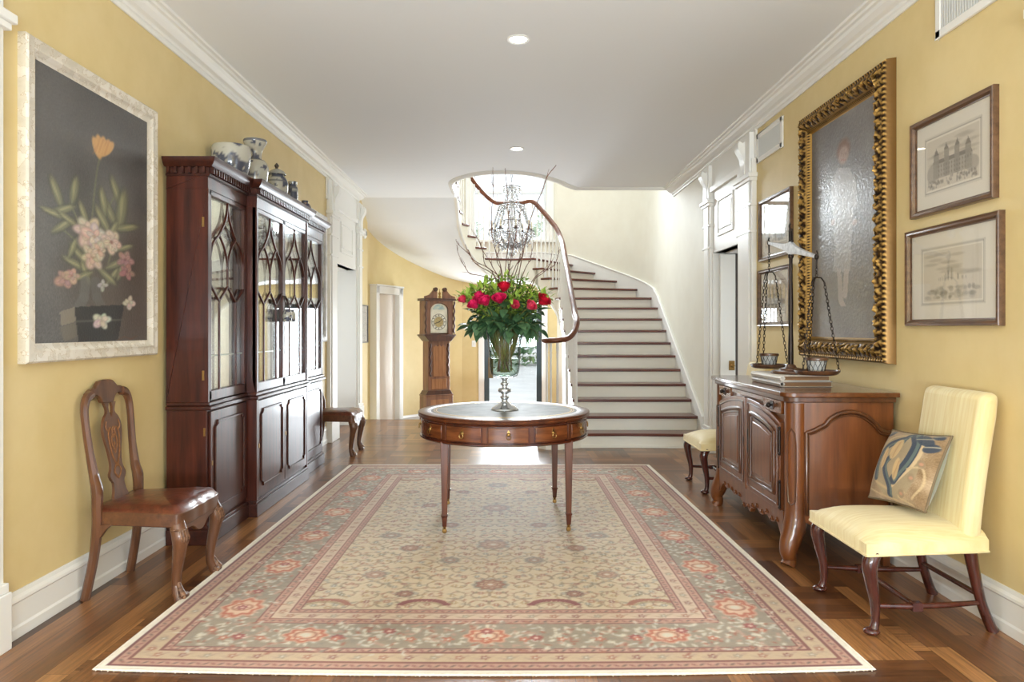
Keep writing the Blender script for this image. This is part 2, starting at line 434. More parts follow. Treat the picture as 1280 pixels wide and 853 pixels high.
# plain white frieze board over each doorway, under the crown
struct(MB().box(XL, XL+.02, 8.5, 10.42, 2.86, 3.12).build('trim_5', M['white'], bevel=.004))
struct(MB().box(XR-.02, XR, 6.45, 8.12, 2.86, 3.12).build('trim_6', M['white'], bevel=.004))

# ---- baseboards
bb = [(0,0),(.026,0),(.026,.045),(.02,.055),(.018,.15),(.024,.158),(.022,.17),(.012,.182),(.008,.2),(0,.2)]
def baseboard(name, sgn, x, runs, z=0):
    mb = MB()
    for y0, y1 in runs: mb.prism([(x+sgn*d, z+h) for d, h in bb], 'y', y0, y1)
    return struct(mb.build(name, M['white'], smooth=0, bevel=.002))
baseboard('baseboard_left', 1, XL, [(Y0, .9), (3.06, 8.5)])
baseboard('baseboard_right', -1, XR, [(Y0, .9), (2.7, 6.45)])
mb = MB(); A = [lerp(PI, PI-aR, i/24) for i in range(25)]
dw = (math.radians(148.6), math.radians(171.5))           # closet door in the curved wall
for seg in ([a for a in A if a < dw[0]], [a for a in A if a > dw[1]]):
    mb.sweep([(d, ZLOW+h) for d, h in bb], [(*P(a, ROUT-.001), 0) for a in sorted(seg)][::-1])
for x0, x1 in ((-bx, DX0-.1), (DX1+.1, bx)): mb.prism([(YB-d, ZLOW+h) for d, h in bb], 'x', x0, x1)
struct(mb.build('baseboard_back', M['white'], smooth=40))

# ---- doorway surrounds with pilasters
def pilaster(x, sgn, y0, y1, parent, zt=3.1, rings=(2.2, 2.44), zc=2.66):
    mb = MB(); f = lambda a, b: (min(x+sgn*a, x+sgn*b), max(x+sgn*a, x+sgn*b))
    mb.box(*f(0,.045), y0, y1, 0, 2.86)
    mb.box(*f(.045,.058), y0+.05, y1-.05, .3, zc)
    mb.box(*f(0,.07), y0-.015, y1+.015, 0, .24); mb.box(*f(0,.062), y0-.008, y1+.008, .24, .28)
    for z in rings: mb.box(*f(0,.062), y0-.008, y1+.008, z, z+.025)
    mb.box(*f(0,.07), y0-.015, y1+.015, zc, zc+.03); mb.box(*f(0,.085), y0-.03, y1+.03, zc+.03, zc+.07)
    mb.box(*f(0,.06), y0+.02, y1-.02, 2.73, zt)
    ym = (y0+y1)/2                                        # scrolled console above the capital
    mb.prism([(x+sgn*a, z) for a, z in [(0,2.74),(.07,2.74),(.065,2.82),(.08,2.9),(.12,2.97),(.125,3.02),(.11,3.05),(.08,3.03),(0,3.08)]], 'y', ym-.06, ym+.06)
    return mb.build('pilaster', M['white'], parent, world=True, bevel=.004)
def surround(name, x, sgn, near, op, far, depth):
    r = bpy.data.objects.new(name, None); COL.objects.link(r); struct(r)
    pilaster(x, sgn, *near, r); pilaster(x, sgn, *far, r)
    f = lambda a, b: (min(x+sgn*a, x+sgn*b), max(x+sgn*a, x+sgn*b))
    mb = MB(); mb.box(*f(-.10,.018), op[0], op[1], DH, 2.86)
    mb.box(*f(0,.05), op[0]-.02, op[1]+.02, 2.80, 2.86)
    mb.build('transom_panel', M['white'], r, world=True, bevel=.004)
    w = op[1]-op[0]; y0, y1 = op[0]+.22*w, op[1]-.22*w
    mb = MB(); mb.bar([(x+sgn*.022,y0,2.32),(x+sgn*.022,y1,2.32),(x+sgn*.022,y1,2.68),(x+sgn*.022,y0,2.68)], .035, .02, (sgn,0,0), True)
    mb.box(*f(.015,.03), y0+.05, y1-.05, 2.37, 2.63)
    mb.build('panel_moulding', M['white'], r, world=True, bevel=.003)
    mb = MB()
    mb.box(*f(-depth,.025), op[0]-.06, op[0]+.012, 0, DH); mb.box(*f(-depth,.025), op[1]-.012, op[1]+.06, 0, DH); mb.box(*f(-depth,-.1), op[0], op[1], DH-.012, DH+.06)
    mb.box(*f(-depth-.05,-depth), op[0]-.06, op[1]+.06, -.02, DH+.06)
    mb.build('jamb', M['white'], r, world=True, bevel=.004)
    return r
d1 = surround('door_1', XL, 1, (8.55,8.9), LD, (10.12,10.4), .75)
d2 = surround('door_2', XR, -1, (6.48,6.88), RD, (7.82,8.08), .8)
# leaf standing open against the far jamb of the right doorway, dark strip beside it
MB().box(XR+.03, XR+.19, 7.70, 7.745, .01, 2.13).build('door_leaf', M['white'], d2, bevel=.004)
MB().box(XR+.2, XR+.26, 7.72, 7.79, .01, 2.14).build('dark_strip', pr('strip_dark', S(74,66,60), .5), d2)
k = MB(); k.lathe([(0,0),(.02,0),(.02,.006),(.008,.01),(.008,.03),(.02,.036),(.022,.046),(.014,.056),(0,.058)], 14, M=Matrix.Translation((XR+.15,7.70,.95)) @ Matrix.Rotation(PI/2, 4, 'X'))
k.box(XR+.12, XR+.18, 7.694, 7.70, .9, 1.0)
k.build('door_knob', M['brass'], d2)
# pilaster end of the doorway at the near left edge
d0 = bpy.data.objects.new('door_4', None); COL.objects.link(d0); struct(d0)
pilaster(XL, 1, 2.72, 3.03, d0, rings=(), zc=2.585)
d9 = bpy.data.objects.new('door_6', None); COL.objects.link(d9); struct(d9)
pilaster(XR, -1, 2.66, 2.97, d9, rings=(), zc=2.585)

# ---- closet door in the curved wall
d3 = bpy.data.objects.new('door_3', None); COL.objects.link(d3); struct(d3)
aL, aRr = dw[1], dw[0]
cx, cy = P(aL, ROUT-.02); ex, ey = P(aRr, ROUT-.02)
dv = Vector((ex-cx, ey-cy, 0)); dl = dv.length; ang = math.atan2(dv.y, dv.x)
Md = Matrix.Translation((cx, cy, ZLOW)) @ Matrix.Rotation(ang, 4, 'Z')   # local x along door, -y into the room
mb = MB(); hd = 2.34
mb.box(0,.1,-.1,.06,0,hd, Md); mb.box(dl-.13,dl,-.1,.06,0,hd, Md); mb.box(0,dl,-.1,.06,hd-.12,hd, Md); mb.box(-.01,dl+.01,-.115,.06,hd,hd+.025, Md)
mb.build('casing', M['white'], d3, bevel=.005)
mb = MB(); mb.box(.1,dl-.13,-.02,.02,0,hd-.12, Md); mb.box(.16,.165,-.026,-.02,.02,hd-.14, Md)
mb.build('door_leaf', pr('closet_door_white', S(236,226,214), .4), d3)
mb = MB(); mb.box(.118,.145,-.027,-.02,1.02,1.1, Md); mb.ball(Md @ Vector((.13,-.035,1.07)), .014)
mb.build('keyhole_plate', M['iron'], d3)

# ---- garden door (glazed, dark frame)
g = bpy.data.objects.new('door_5', None); COL.objects.link(g); struct(g)
mb = MB()
mb.box(DX0-.1, DX0, YB-.02, YB+.16, ZLOW, DZ+.1); mb.box(DX1, DX1+.1, YB-.02, YB+.16, ZLOW, DZ+.1); mb.box(DX0-.1, DX1+.1, YB-.02, YB+.16, DZ, DZ+.1)
mb.build('casing', M['white'], g, bevel=.006)
mb = MB()
mb.box(DX0, DX0+.09, YB+.05, YB+.09, ZLOW, DZ); mb.box(DX1-.09, DX1, YB+.05, YB+.09, ZLOW, DZ); mb.box(DX0, DX1, YB+.05, YB+.09, ZLOW, ZLOW+.14); mb.box(DX0, DX1, YB+.05, YB+.09, DZ-.1, DZ)
mb.box(DX0+.09, DX1-.09, YB+.06, YB+.08, 1.19, 1.21)
mb.build('door_frame', M['doorgreen'], g, bevel=.004)
MB().box(DX0+.09, DX1-.09, YB+.068, YB+.072, ZLOW+.14, DZ-.1).build('glass_pane', M['pane'], g)
mb = MB(); mb.box(DX0+.07, DX0+.16, YB+.03, YB+.05, .45, .82); mb.tube([(DX0+.1,YB+.0,.64),(DX0+.2,YB-.01,.64)], .012, 8); mb.tube([(DX0+.1,YB+.05,.64),(DX0+.1,YB-.01,.64)], .012, 8)
mb.build('lock_plate', pr('lock_bronze', S(96,78,52), .4, .7), g)

# ---- stair window
w = bpy.data.objects.new('window_1', None); COL.objects.link(w); struct(w)
mb = MB()
mb.box(WX0-.13, WX0, YB-.03, YB, WZ0-.05, WZ1+.13); mb.box(WX1, WX1+.13, YB-.03, YB, WZ0-.05, WZ1+.13); mb.box(WX0-.13, WX1+.13, YB-.03, YB, WZ1, WZ1+.13); mb.box(WX0-.16, WX1+.16, YB-.07, YB, WZ0-.05, WZ0)
mb.build('casing', M['white'], w, bevel=.005)
mb = MB()
for x in (WX0, WX1-.05): mb.box(x, x+.05, YB+.04, YB+.1, WZ0, WZ1)
for z in (WZ0, 3.76, WZ1-.05): mb.box(WX0+.05, WX1-.05, YB+.042, YB+.098, z, z+.05)
for x in (-.22, .22): mb.box(x-.008, x+.008, YB+.06, YB+.08, WZ0, WZ1)
mb.build('sash', pr('sash_white', S(226,230,232), .4), w)
MB().box(WX0+.03, WX1-.03, YB+.068, YB+.072, WZ0, WZ1).build('glass_pane', M['pane'], w)

# ---- underside of the upper flight and of the landing
def soffit(name, w0, w1, r0, r1, n, m):
    mb = MB()
    mb.grid(lambda u, v: (*P(lerp(w0, w1, u), lerp(r0, r1, v)), sof(lerp(w0, w1, u))+.0), n, 6)
    mb.grid(lambda u, v: (*P(lerp(w0, w1, u), lerp(r0, r1, v)), sof(lerp(w0, w1, u))+.03), n, 6)
    return struct(mb.build(name, m, smooth=60))
wt = next(PI+i*.005 for i in range(200) if sof(PI+i*.005) >= ZC+.005)
soffit('ceiling.002', -.5, wt, RIN-.01, ROUT+.01, 70, M['ceil'])
# ================================================================ STAIRCASE
st = thing('staircase', 'sweeping white staircase with dark wood treads curving up around the chandelier', 'staircase', (1.5,8.2,0))
def seg_poly(w0, w1, r0, r1, over=.028):
    n = max(2, int(abs(w1-w0)/.12)+1)
    sh = over if w0 < 0 or w0 > PI else over/1.5
    inner = [P(lerp(w0-sh, w1+.02, i/n), r0) for i in range(n+1)]
    outer = [P(lerp(w0-sh, w1+.02, i/n), r1) for i in range(n+1)]
    return inner+outer[::-1]
for k in range(1, 23):
    z = RISE*k
    ri = RIN-.03
    if k == 1:
        pts = [(2.19,8.13),(1.9,8.12),(1.3,8.16),(.8,8.15),(.55,8.02),(.38,8.02),(.28,8.15),(.33,8.32),(.5,8.40),(.75,8.46),(2.19,8.46)]
    elif k == 2:
        pts = [(2.19,8.40),(1.5,8.405),(.95,8.40),(.76,8.38),(.66,8.40),(.62,8.48),(.66,8.58),(.75,8.74),(2.19,8.74)]
    else: pts = seg_poly(W[k], W[k+1], ri, ROUT-.01)
    MB().prism(pts, 'z', z-.032, z).build('tread', M['tread'], st, world=True, bevel=.008, smooth=40)
    # riser below this tread
    mb = MB(); t = .02
    if k == 1:
        rp = [(2.19,8.16),(1.9,8.15),(1.3,8.19),(.8,8.18),(.56,8.05),(.4,8.05),(.31,8.16),(.36,8.3),(.5,8.37),(.8,8.42),(2.19,8.44)]
        mb.prism(rp, 'z', .001, z-.033)
        mb.prism([(x, y-.012 if i < 6 else y) for i, (x, y) in enumerate(rp)], 'z', .001, .03)
    else:
        dt = .012 if not 0 <= W[k] <= PI else .008
        a, b = P(W[k]+.004, RIN+.0), P(W[k]+.004, ROUT-.005); c, d = P(W[k]+.004+dt, ROUT-.005), P(W[k]+.004+dt, RIN+.0)
        mb.prism([a, b, c, d], 'z', z-RISE-.001, z-.033)
        if k == 15:   # landing face along the well
            pass
    mb.build('riser', M['riser'], st, world=True, smooth=0)
# inner string (stepped top, following the soffit below)
mb = MB()
for k in range(2, 22):
    n = max(3, int((W[k+1]-W[k])/.07)+1)
    for i in range(n):
        a, b = lerp(W[k], W[k+1], i/n), lerp(W[k], W[k+1], (i+1)/n)
        if b > wt+.3: continue
        q = []
        for w_ in (a, b):
            zb = 0 if w_ < -.45 else min(sof(w_)-.012, ZC)
            for r in (RIN-.012, RIN+.02):
                x, y = P(w_, r)
                q += [(x, y, zb), (x, y, RISE*k-.033)]
        mb.add(q, [(0,1,5,4),(2,6,7,3),(0,4,6,2),(1,3,7,5),(0,2,3,1),(4,5,7,6)])
mb.build('string', M['riser'], st, world=True, smooth=40)
# bead along the lower edge of the inner string
mb = MB(); mb.tube([(*P(w_, RIN-.016), min(sof(w_), ZC)+.004) for w_ in np.linspace(.02, wt, 60)], .016, 8)
mb.build('string_bead', M['white'], st, world=True)
# skirting along the outer wall
def skirt(w0, w1, n, name='wall_string'):
    mb = MB(); q = []
    for i in range(n+1):
        w_ = lerp(w0, w1, i/n); z = RISE*nofw(w_)
        (xa, ya), (xb, yb) = P(w_, ROUT-.002), P(w_, ROUT-.028); yb = min(yb, YB-.031)
        zt = z+.17; zb = max(z-.25, .0)
        q += [(xa,ya,zb),(xb,yb-.0,zb),(xb,yb,zt),(xa,ya,zt)]
    fs = []
    for i in range(n):
        for a in range(4): b = (a+1) % 4; fs.append((i*4+a, i*4+b, i*4+4+b, i*4+4+a))
    fs += [(0,3,2,1), (4*n,4*n+1,4*n+2,4*n+3)]
    mb.add(q, fs)
    PK = lambda w_: (P(w_, ROUT-.03)[0], min(P(w_, ROUT-.03)[1], YB-.033))
    mb.tube([(*PK(lerp(w0, w1, i/n)), RISE*nofw(lerp(w0, w1, i/n))+.165) for i in range(n+1)], .014, 8)
    mb.build(name, M['white'], st, world=True, smooth=40)
skirt(W[1]+.02, W[15], 60)
skirt(W[15], W[16], 30)
# closing panel under the straight part of the lower flight
MB().box(RIN+.0, RIN+.02, 8.5, 10.55, 0, .4).build('string_panel', M['riser'], st, world=True)
# handrail
hr = [(.50,8.20,1.205),(.46,8.235,1.205),(.405,8.20,1.205),(.395,8.12,1.205),(.45,8.05,1.208),(.56,8.04,1.215),(.66,8.09,1.24),(.735,8.21,1.32),(.775,8.38,1.43)]
for y in (8.7, 9.1, 9.5, 9.9, 10.3, 10.7):
    hr.append((.78, y, RISE*nofw(y-CY)+lerp(1.04, .94, (y-8.7)/2)))
for deg in (3, 20, 35, 48, 62): hr.append((*P(math.radians(deg), RIN), RISE*nofw(math.radians(deg))+.90))
for deg in (76, 90, 106, 118, 130, 142, 155, 168, 180):
    hr.append((*P(math.radians(deg), RIN), max(3.335, RISE*nofw(math.radians(deg))+.84)))
for y in (10.7, 10.4): hr.append((-RIN, y, RISE*nofw(PI+CY-y)+.86))
hs = spline(hr, 5)
mb = MB(); mb.tube(hs, .037, 12, .03)
mb.build('handrail', M['rail'], st, world=True, smooth=60)
hz = np.array(hs)
def rail_z(x, y):
    d = (hz[:,0]-x)**2+(hz[:,1]-y)**2; return hz[np.argmin(d), 2]
def baluster(x, y, z0, thick=1.0):
    z1 = rail_z(x, y)-.012; h = z1-z0
    mb = MB(); t = thick
    mb.lathe([(0,0),(.016*t,0),(.016*t,.10*h),(.011*t,.12*h),(.015*t,.15*h),(.012*t,.3*h),(.009*t,.8*h),(.012*t,.86*h),(.009*t,.88*h),(.013*t,.9*h),(.013*t,h),(0,h)], 8, (x,y,z0))
    mb.build('baluster', M['white'], st, world=True)
for x, y in ((.46,8.13),(.42,8.19),(.53,8.07),(.64,8.12)): baluster(x, y, RISE, 1.2)
for k in range(2, 22):
    m_ = 2 if k != 15 else 8
    for i in range(m_):
        w_ = lerp(W[k], W[k+1], (i+.3)/m_)
        if k > 20: break
        baluster(*P(w_, RIN), RISE*k-.002, 1.5 if k == 3 and i == 0 else 1.0)
# ================================================================ BREAKFRONT BOOKCASE
BK = thing('breakfront_bookcase', 'tall dark mahogany breakfront bookcase with mirrored gothic-arched glass doors', 'bookcase', (-2.0,5.9,0))
XB = XL+.028
SEC = [('wing', 4.50, 5.17, -1.86), ('centre', 5.17, 6.48, -1.80), ('wing', 6.48, 7.26, -1.86)]
mah, mahy = M['mahog'], M['mahog_y']
mb = MB()
for n_, a, b, x in SEC: mb.box(XB, x-.012, a, b, .1, .84)
mb.build('lower_case', mah, BK, world=True, bevel=.003)
mb = MB()
for n_, a, b, x in SEC: mb.box(XB, x+.012, a-.012, b+.012, 0, .095); mb.box(XB, x+.004, a-.006, b+.006, .095, .115)
mb.build('plinth', mahy, BK, world=True, bevel=.004)
mb = MB()
for n_, a, b, x in SEC: mb.box(XB, x+.02, a-.02, b+.02, .835, .86); mb.box(XB, x+.006, a-.008, b+.008, .86, .885)
mb.build('waist_moulding', mahy, BK, world=True, bevel=.006)
mb = MB()                                              # hollow upper case
ZU = 2.205
for n_, a, b, x in SEC:
    mb.box(XB, x-.003, a, a+.022, .88, ZU); mb.box(XB, x-.003, b-.022, b, .88, ZU); mb.box(XB, x-.03, a, b, .88, .90)
    mb.box(XB, x-.004, a, b, ZU, 2.30)
mb.build('upper_case', mah, BK, world=True, bevel=.002)
mb = MB()
for n_, a, b, x in SEC: mb.box(x-.037, x-.033, a+.022, b-.022, .9, ZU)
mb.build('mirror_back', M['mirror'], BK, world=True)
mb = MB()
for n_, a, b, x in SEC: mb.box(x-.033, x-.022, a+.022, b-.022, 1.165, 1.172)
mb.build('glass_shelf', pr('shelf_glass', S(200,212,206), .15), BK, world=True)
# cornice with dentils
def cornice(a, b, x):
    pr_ = [(0,2.285),(.008,2.285),(.012,2.296),(.004,2.297),(.004,2.337),(.032,2.338),(.05,2.355),(.062,2.375),(.066,2.392),(0,2.392)]
    return pr_
mb = MB(); dn = mb
path = [(XB,4.5),(-1.86,4.5),(-1.86,5.17),(-1.80,5.17),(-1.80,6.48),(-1.86,6.48),(-1.86,7.26),(XB,7.26)]
mb.sweep(cornice(0,0,0), [(x,y,0) for x, y in path])
for n_, a, b, x in SEC: mb.box(XB, x, a, b, 2.28, 2.39)
def dent(p, q, nx, ny):
    L = math.hypot(q[0]-p[0], q[1]-p[1]); n = int(L/.038)
    for i in range(n):
        t = (i+.5)/n; x, y = lerp(p[0], q[0], t), lerp(p[1], q[1], t)
        dn.box(x-(.008 if ny else 0)+min(0, nx*.028), x+(.008 if ny else 0)+max(0, nx*.028), y-(.008 if nx else 0)+min(0, ny*.028), y+(.008 if nx else 0)+max(0, ny*.028), 2.300, 2.3375)
dent(path[0], path[1], 0, -1)
for i in (1, 3, 5): dent(path[i], path[i+1], 1, 0)
mb.build('cornice', mahy, BK, world=True, smooth=30)
# corner pilaster mouldings of the projecting centre
mb = MB()
for y in (5.185, 6.465): mb.box(-1.83, -1.796, y-.015, y+.015, .885, 2.285); mb.box(-1.83, -1.796, y-.015, y+.015, .115, .835)
mb.build('corner_stile', mah, BK, world=True, bevel=.004)
# glazed doors
def glazed(y0, y1, x, knob=None):
    z0, z1 = .892, ZU-.003; s = .03
    mb = MB(); mb.box(x-.03, x, y0, y0+s, z0, z1); mb.box(x-.03, x, y1-s, y1, z0, z1); mb.box(x-.03, x, y0, y1, z0, z0+s+.03); mb.box(x-.03, x, y0, y1, z1-s, z1)
    d = mb.build('glazed_door', mah, BK, world=True, bevel=.003)
    a, b = y0+s, y1-s; zb, zt = z0+s+.03, z1-s; h = zt-zb; c = (a+b)/2; q1, q2 = (a+c)/2, (b+c)/2
    MB().box(x-.02, x-.017, a, b, zb, zt).build('glass_pane', M['pane'], d, world=True)
    Z = lambda t: zb+t*h
    bars = MB()
    def br(pts, n=6): bars.bar([(x-.01, y, z) for y, z in spline(pts, n)], .0095, .014, (1,0,0))
    for e, q in ((a, q1), (b, q2)):
        br([(c, Z(1)), (lerp(c,q,.10), Z(.945)), (lerp(c,q,.38), Z(.885)), (q, Z(.815)), (lerp(q,e,.65), Z(.765)), (lerp(q,e,.97), Z(.70)), (e, Z(.66))])
        br([(q, Z(.815)), (lerp(q,c,.55), Z(.76)), (lerp(q,c,.92), Z(.69)), (c, Z(.64))])
        br([(e, Z(.545)), (q, Z(.465)), ], 1); br([(c, Z(.545)), (q, Z(.465))], 1)
        br([(q, Z(.47)), (q, Z(0))], 1)
    br([(c, Z(.645)), (c, Z(.54))], 1)
    for e in (a+.004, b-.004): br([(e, Z(.67)), (e, Z(.54))], 1)
    bars.build('glazing_bars', mah, d, world=True, smooth=30)
    return d
glazed(4.525, 5.15, -1.864); glazed(5.20, 5.822, -1.804); glazed(5.828, 6.45, -1.804); glazed(6.51, 7.235, -1.864)
def panelled(y0, y1, x):
    z0, z1 = .135, .825
    d = MB().box(x-.014, x, y0, y1, z0, z1).build('panel_door', mah, BK, world=True, bevel=.003)
    a, b, c, e, k = y0+.065, y1-.065, z0+.07, z1-.07, .035
    o = [(a+k,c),(b-k,c),(b-k,c+k*.6),(b,c+k),(b,e-k),(b-k,e-k*.6),(b-k,e),(a+k,e),(a+k,e-k*.6),(a,e-k),(a,c+k),(a+k,c+k*.6)]
    mb = MB(); mb.tube([(x+.002, y, z) for y, z in o], .009, 6, .009, (1,0,0), True)
    mb.build('panel_moulding', mahy, d, world=True)
    kk = MB(); kk.cbox((x+.001, y0+.02, .5), (.004,.012,.03)); kk.build('keyhole_plate', M['brass'], d, world=True)
panelled(4.53, 5.145, -1.858); panelled(5.205, 5.821, -1.798); panelled(5.829, 6.445, -1.798); panelled(6.515, 7.23, -1.858)
mb = MB()
for z in (1.05, 2.0): mb.cbox((-1.893, 4.497, z), (.012,.006,.06))
for z in (.25, .7): mb.cbox((-1.885, 4.497, z), (.012,.006,.05))
mb.build('hinge', M['brass'], BK, world=True)

# ---- blue and white ceramics on top and inside
def pot(name, label, prof, loc, seed, dens=.52, base=(184,180,166), scale=9, group=None, lid=None, bands=()):
    t = thing(name, label, name.split('_')[-1] if name.split('_')[-1] in ('vase','jar','bowl') else 'pot', loc, 0, group)
    pf = spline(prof, 5)
    mb = MB(); mb.lathe(pf, 56)
    inner = [(max(r-.006, 0), z) for r, z in prof[::-1]]; inner = [(r, max(z, .008)) for r, z in inner]
    mb.lathe(spline(inner, 2), 56)
    cols = []
    bl = np.array(S(40,48,78)); wt_ = np.array(S(*base)); ht = max(z for r, z in prof)
    for v in mb.v:
        p = Vector(v)*scale*1.7+Vector((seed*7.1, seed*3.3, 0))
        f = noise.fractal(p, 1.0, 2.2, 4)*.9; g = noise.noise(p*.35+Vector((5,5,5)))
        k = max(0, min(1, (f+g*.9-(.60-dens))*14))
        for zb, wd in bands:
            if abs(v[2]-zb*ht) < wd: k = .85
        cols.append(wt_*(1-k*.88)+bl*k*.88)
    mb.build('body', colattr('glazed_ceramic', .16, coat=.5), t, recalc=False, colors=np.array(cols), smooth=180)
    if lid:
        lp = spline(lid, 4); l = MB(); l.lathe(lp, 40)
        cc = [wt_*.75+bl*.25 if v[2] < lid[-1][1]-.05 else np.array(S(70,58,48)) for v in l.v]
        l.build('lid', colattr('glazed_lid', .2, coat=.4), t, recalc=False, colors=np.array(cc), smooth=60)
    return t
G = None
pot('planter_bowl', 'wide blue and white bowl at the near end of the bookcase top', [(0,.0),(.085,0),(.105,.03),(.13,.12),(.135,.2),(.13,.24),(.124,.25)], (-1.99,5.2,2.393), 1, .40, scale=8)
pot('baluster_vase', 'tallest blue and white vase with flared neck on the bookcase', [(0,0),(.07,0),(.08,.04),(.1,.16),(.1,.22),(.075,.265),(.052,.28),(.055,.34),(.085,.4),(.09,.42),(.085,.43)], (-2.0,5.72,2.393), 2, .44, scale=10, bands=((.63,.006),(.97,.01)))
pot('ginger_jar', 'lidded blue and white jar with pointed knob on the bookcase', [(0,0),(.06,0),(.075,.04),(.094,.14),(.093,.2),(.065,.255),(.06,.262),(.056,.266)], (-1.99,6.22,2.393), 3, .56, scale=11,
    lid=[(.074,.262),(.076,.268),(.06,.29),(.03,.308),(.012,.315),(.014,.325),(.02,.338),(.012,.352),(.0,.365)], bands=((.74,.005),))
pot('bud_vase', 'slender blue and white vase beside the lidded jar on the bookcase', [(0,0),(.035,0),(.042,.05),(.045,.2),(.036,.24),(.04,.27),(.038,.275)], (-1.96,6.58,2.393), 4, .55, scale=14, bands=((.8,.006),))
pot('stoneware_jar', 'small brownish jar farthest along the bookcase top', [(0,0),(.04,0),(.055,.03),(.06,.08),(.045,.12),(.03,.13),(.032,.15),(.03,.152)], (-1.93,6.86,2.393), 5, .3, base=(150,130,112), scale=10)
for i, (y, lb) in enumerate(((5.772, 'small blue and white pot hanging on the bookcase, nearer one at the centre door seam'), (5.878, 'small blue and white pot hanging on the bookcase, farther one at the centre door seam'))):
    t = pot('hanging_pot', lb, [(0,0),(.028,0),(.034,.02),(.037,.05),(.028,.08),(.022,.09),(.026,.1)], (-1.762,y,1.395), 6+i, .5, scale=16, group='small pots hanging at the bookcase door seam')
    mb = MB(); mb.tube([(-.02,0,.098),(-.018,0,.15),(-.036,(5.825-y)*.6,.2)], .003, 6); mb.tube([(.02,0,.098),(.0,0,.15),(-.036,(5.825-y)*.6,.2)], .003, 6); mb.ball((-.036,(5.825-y)*.6,.2), .008, 8, 6)
    mb.build('hanging_cord', pr('cord_dark', S(58,44,36), .6), t, smooth=60)

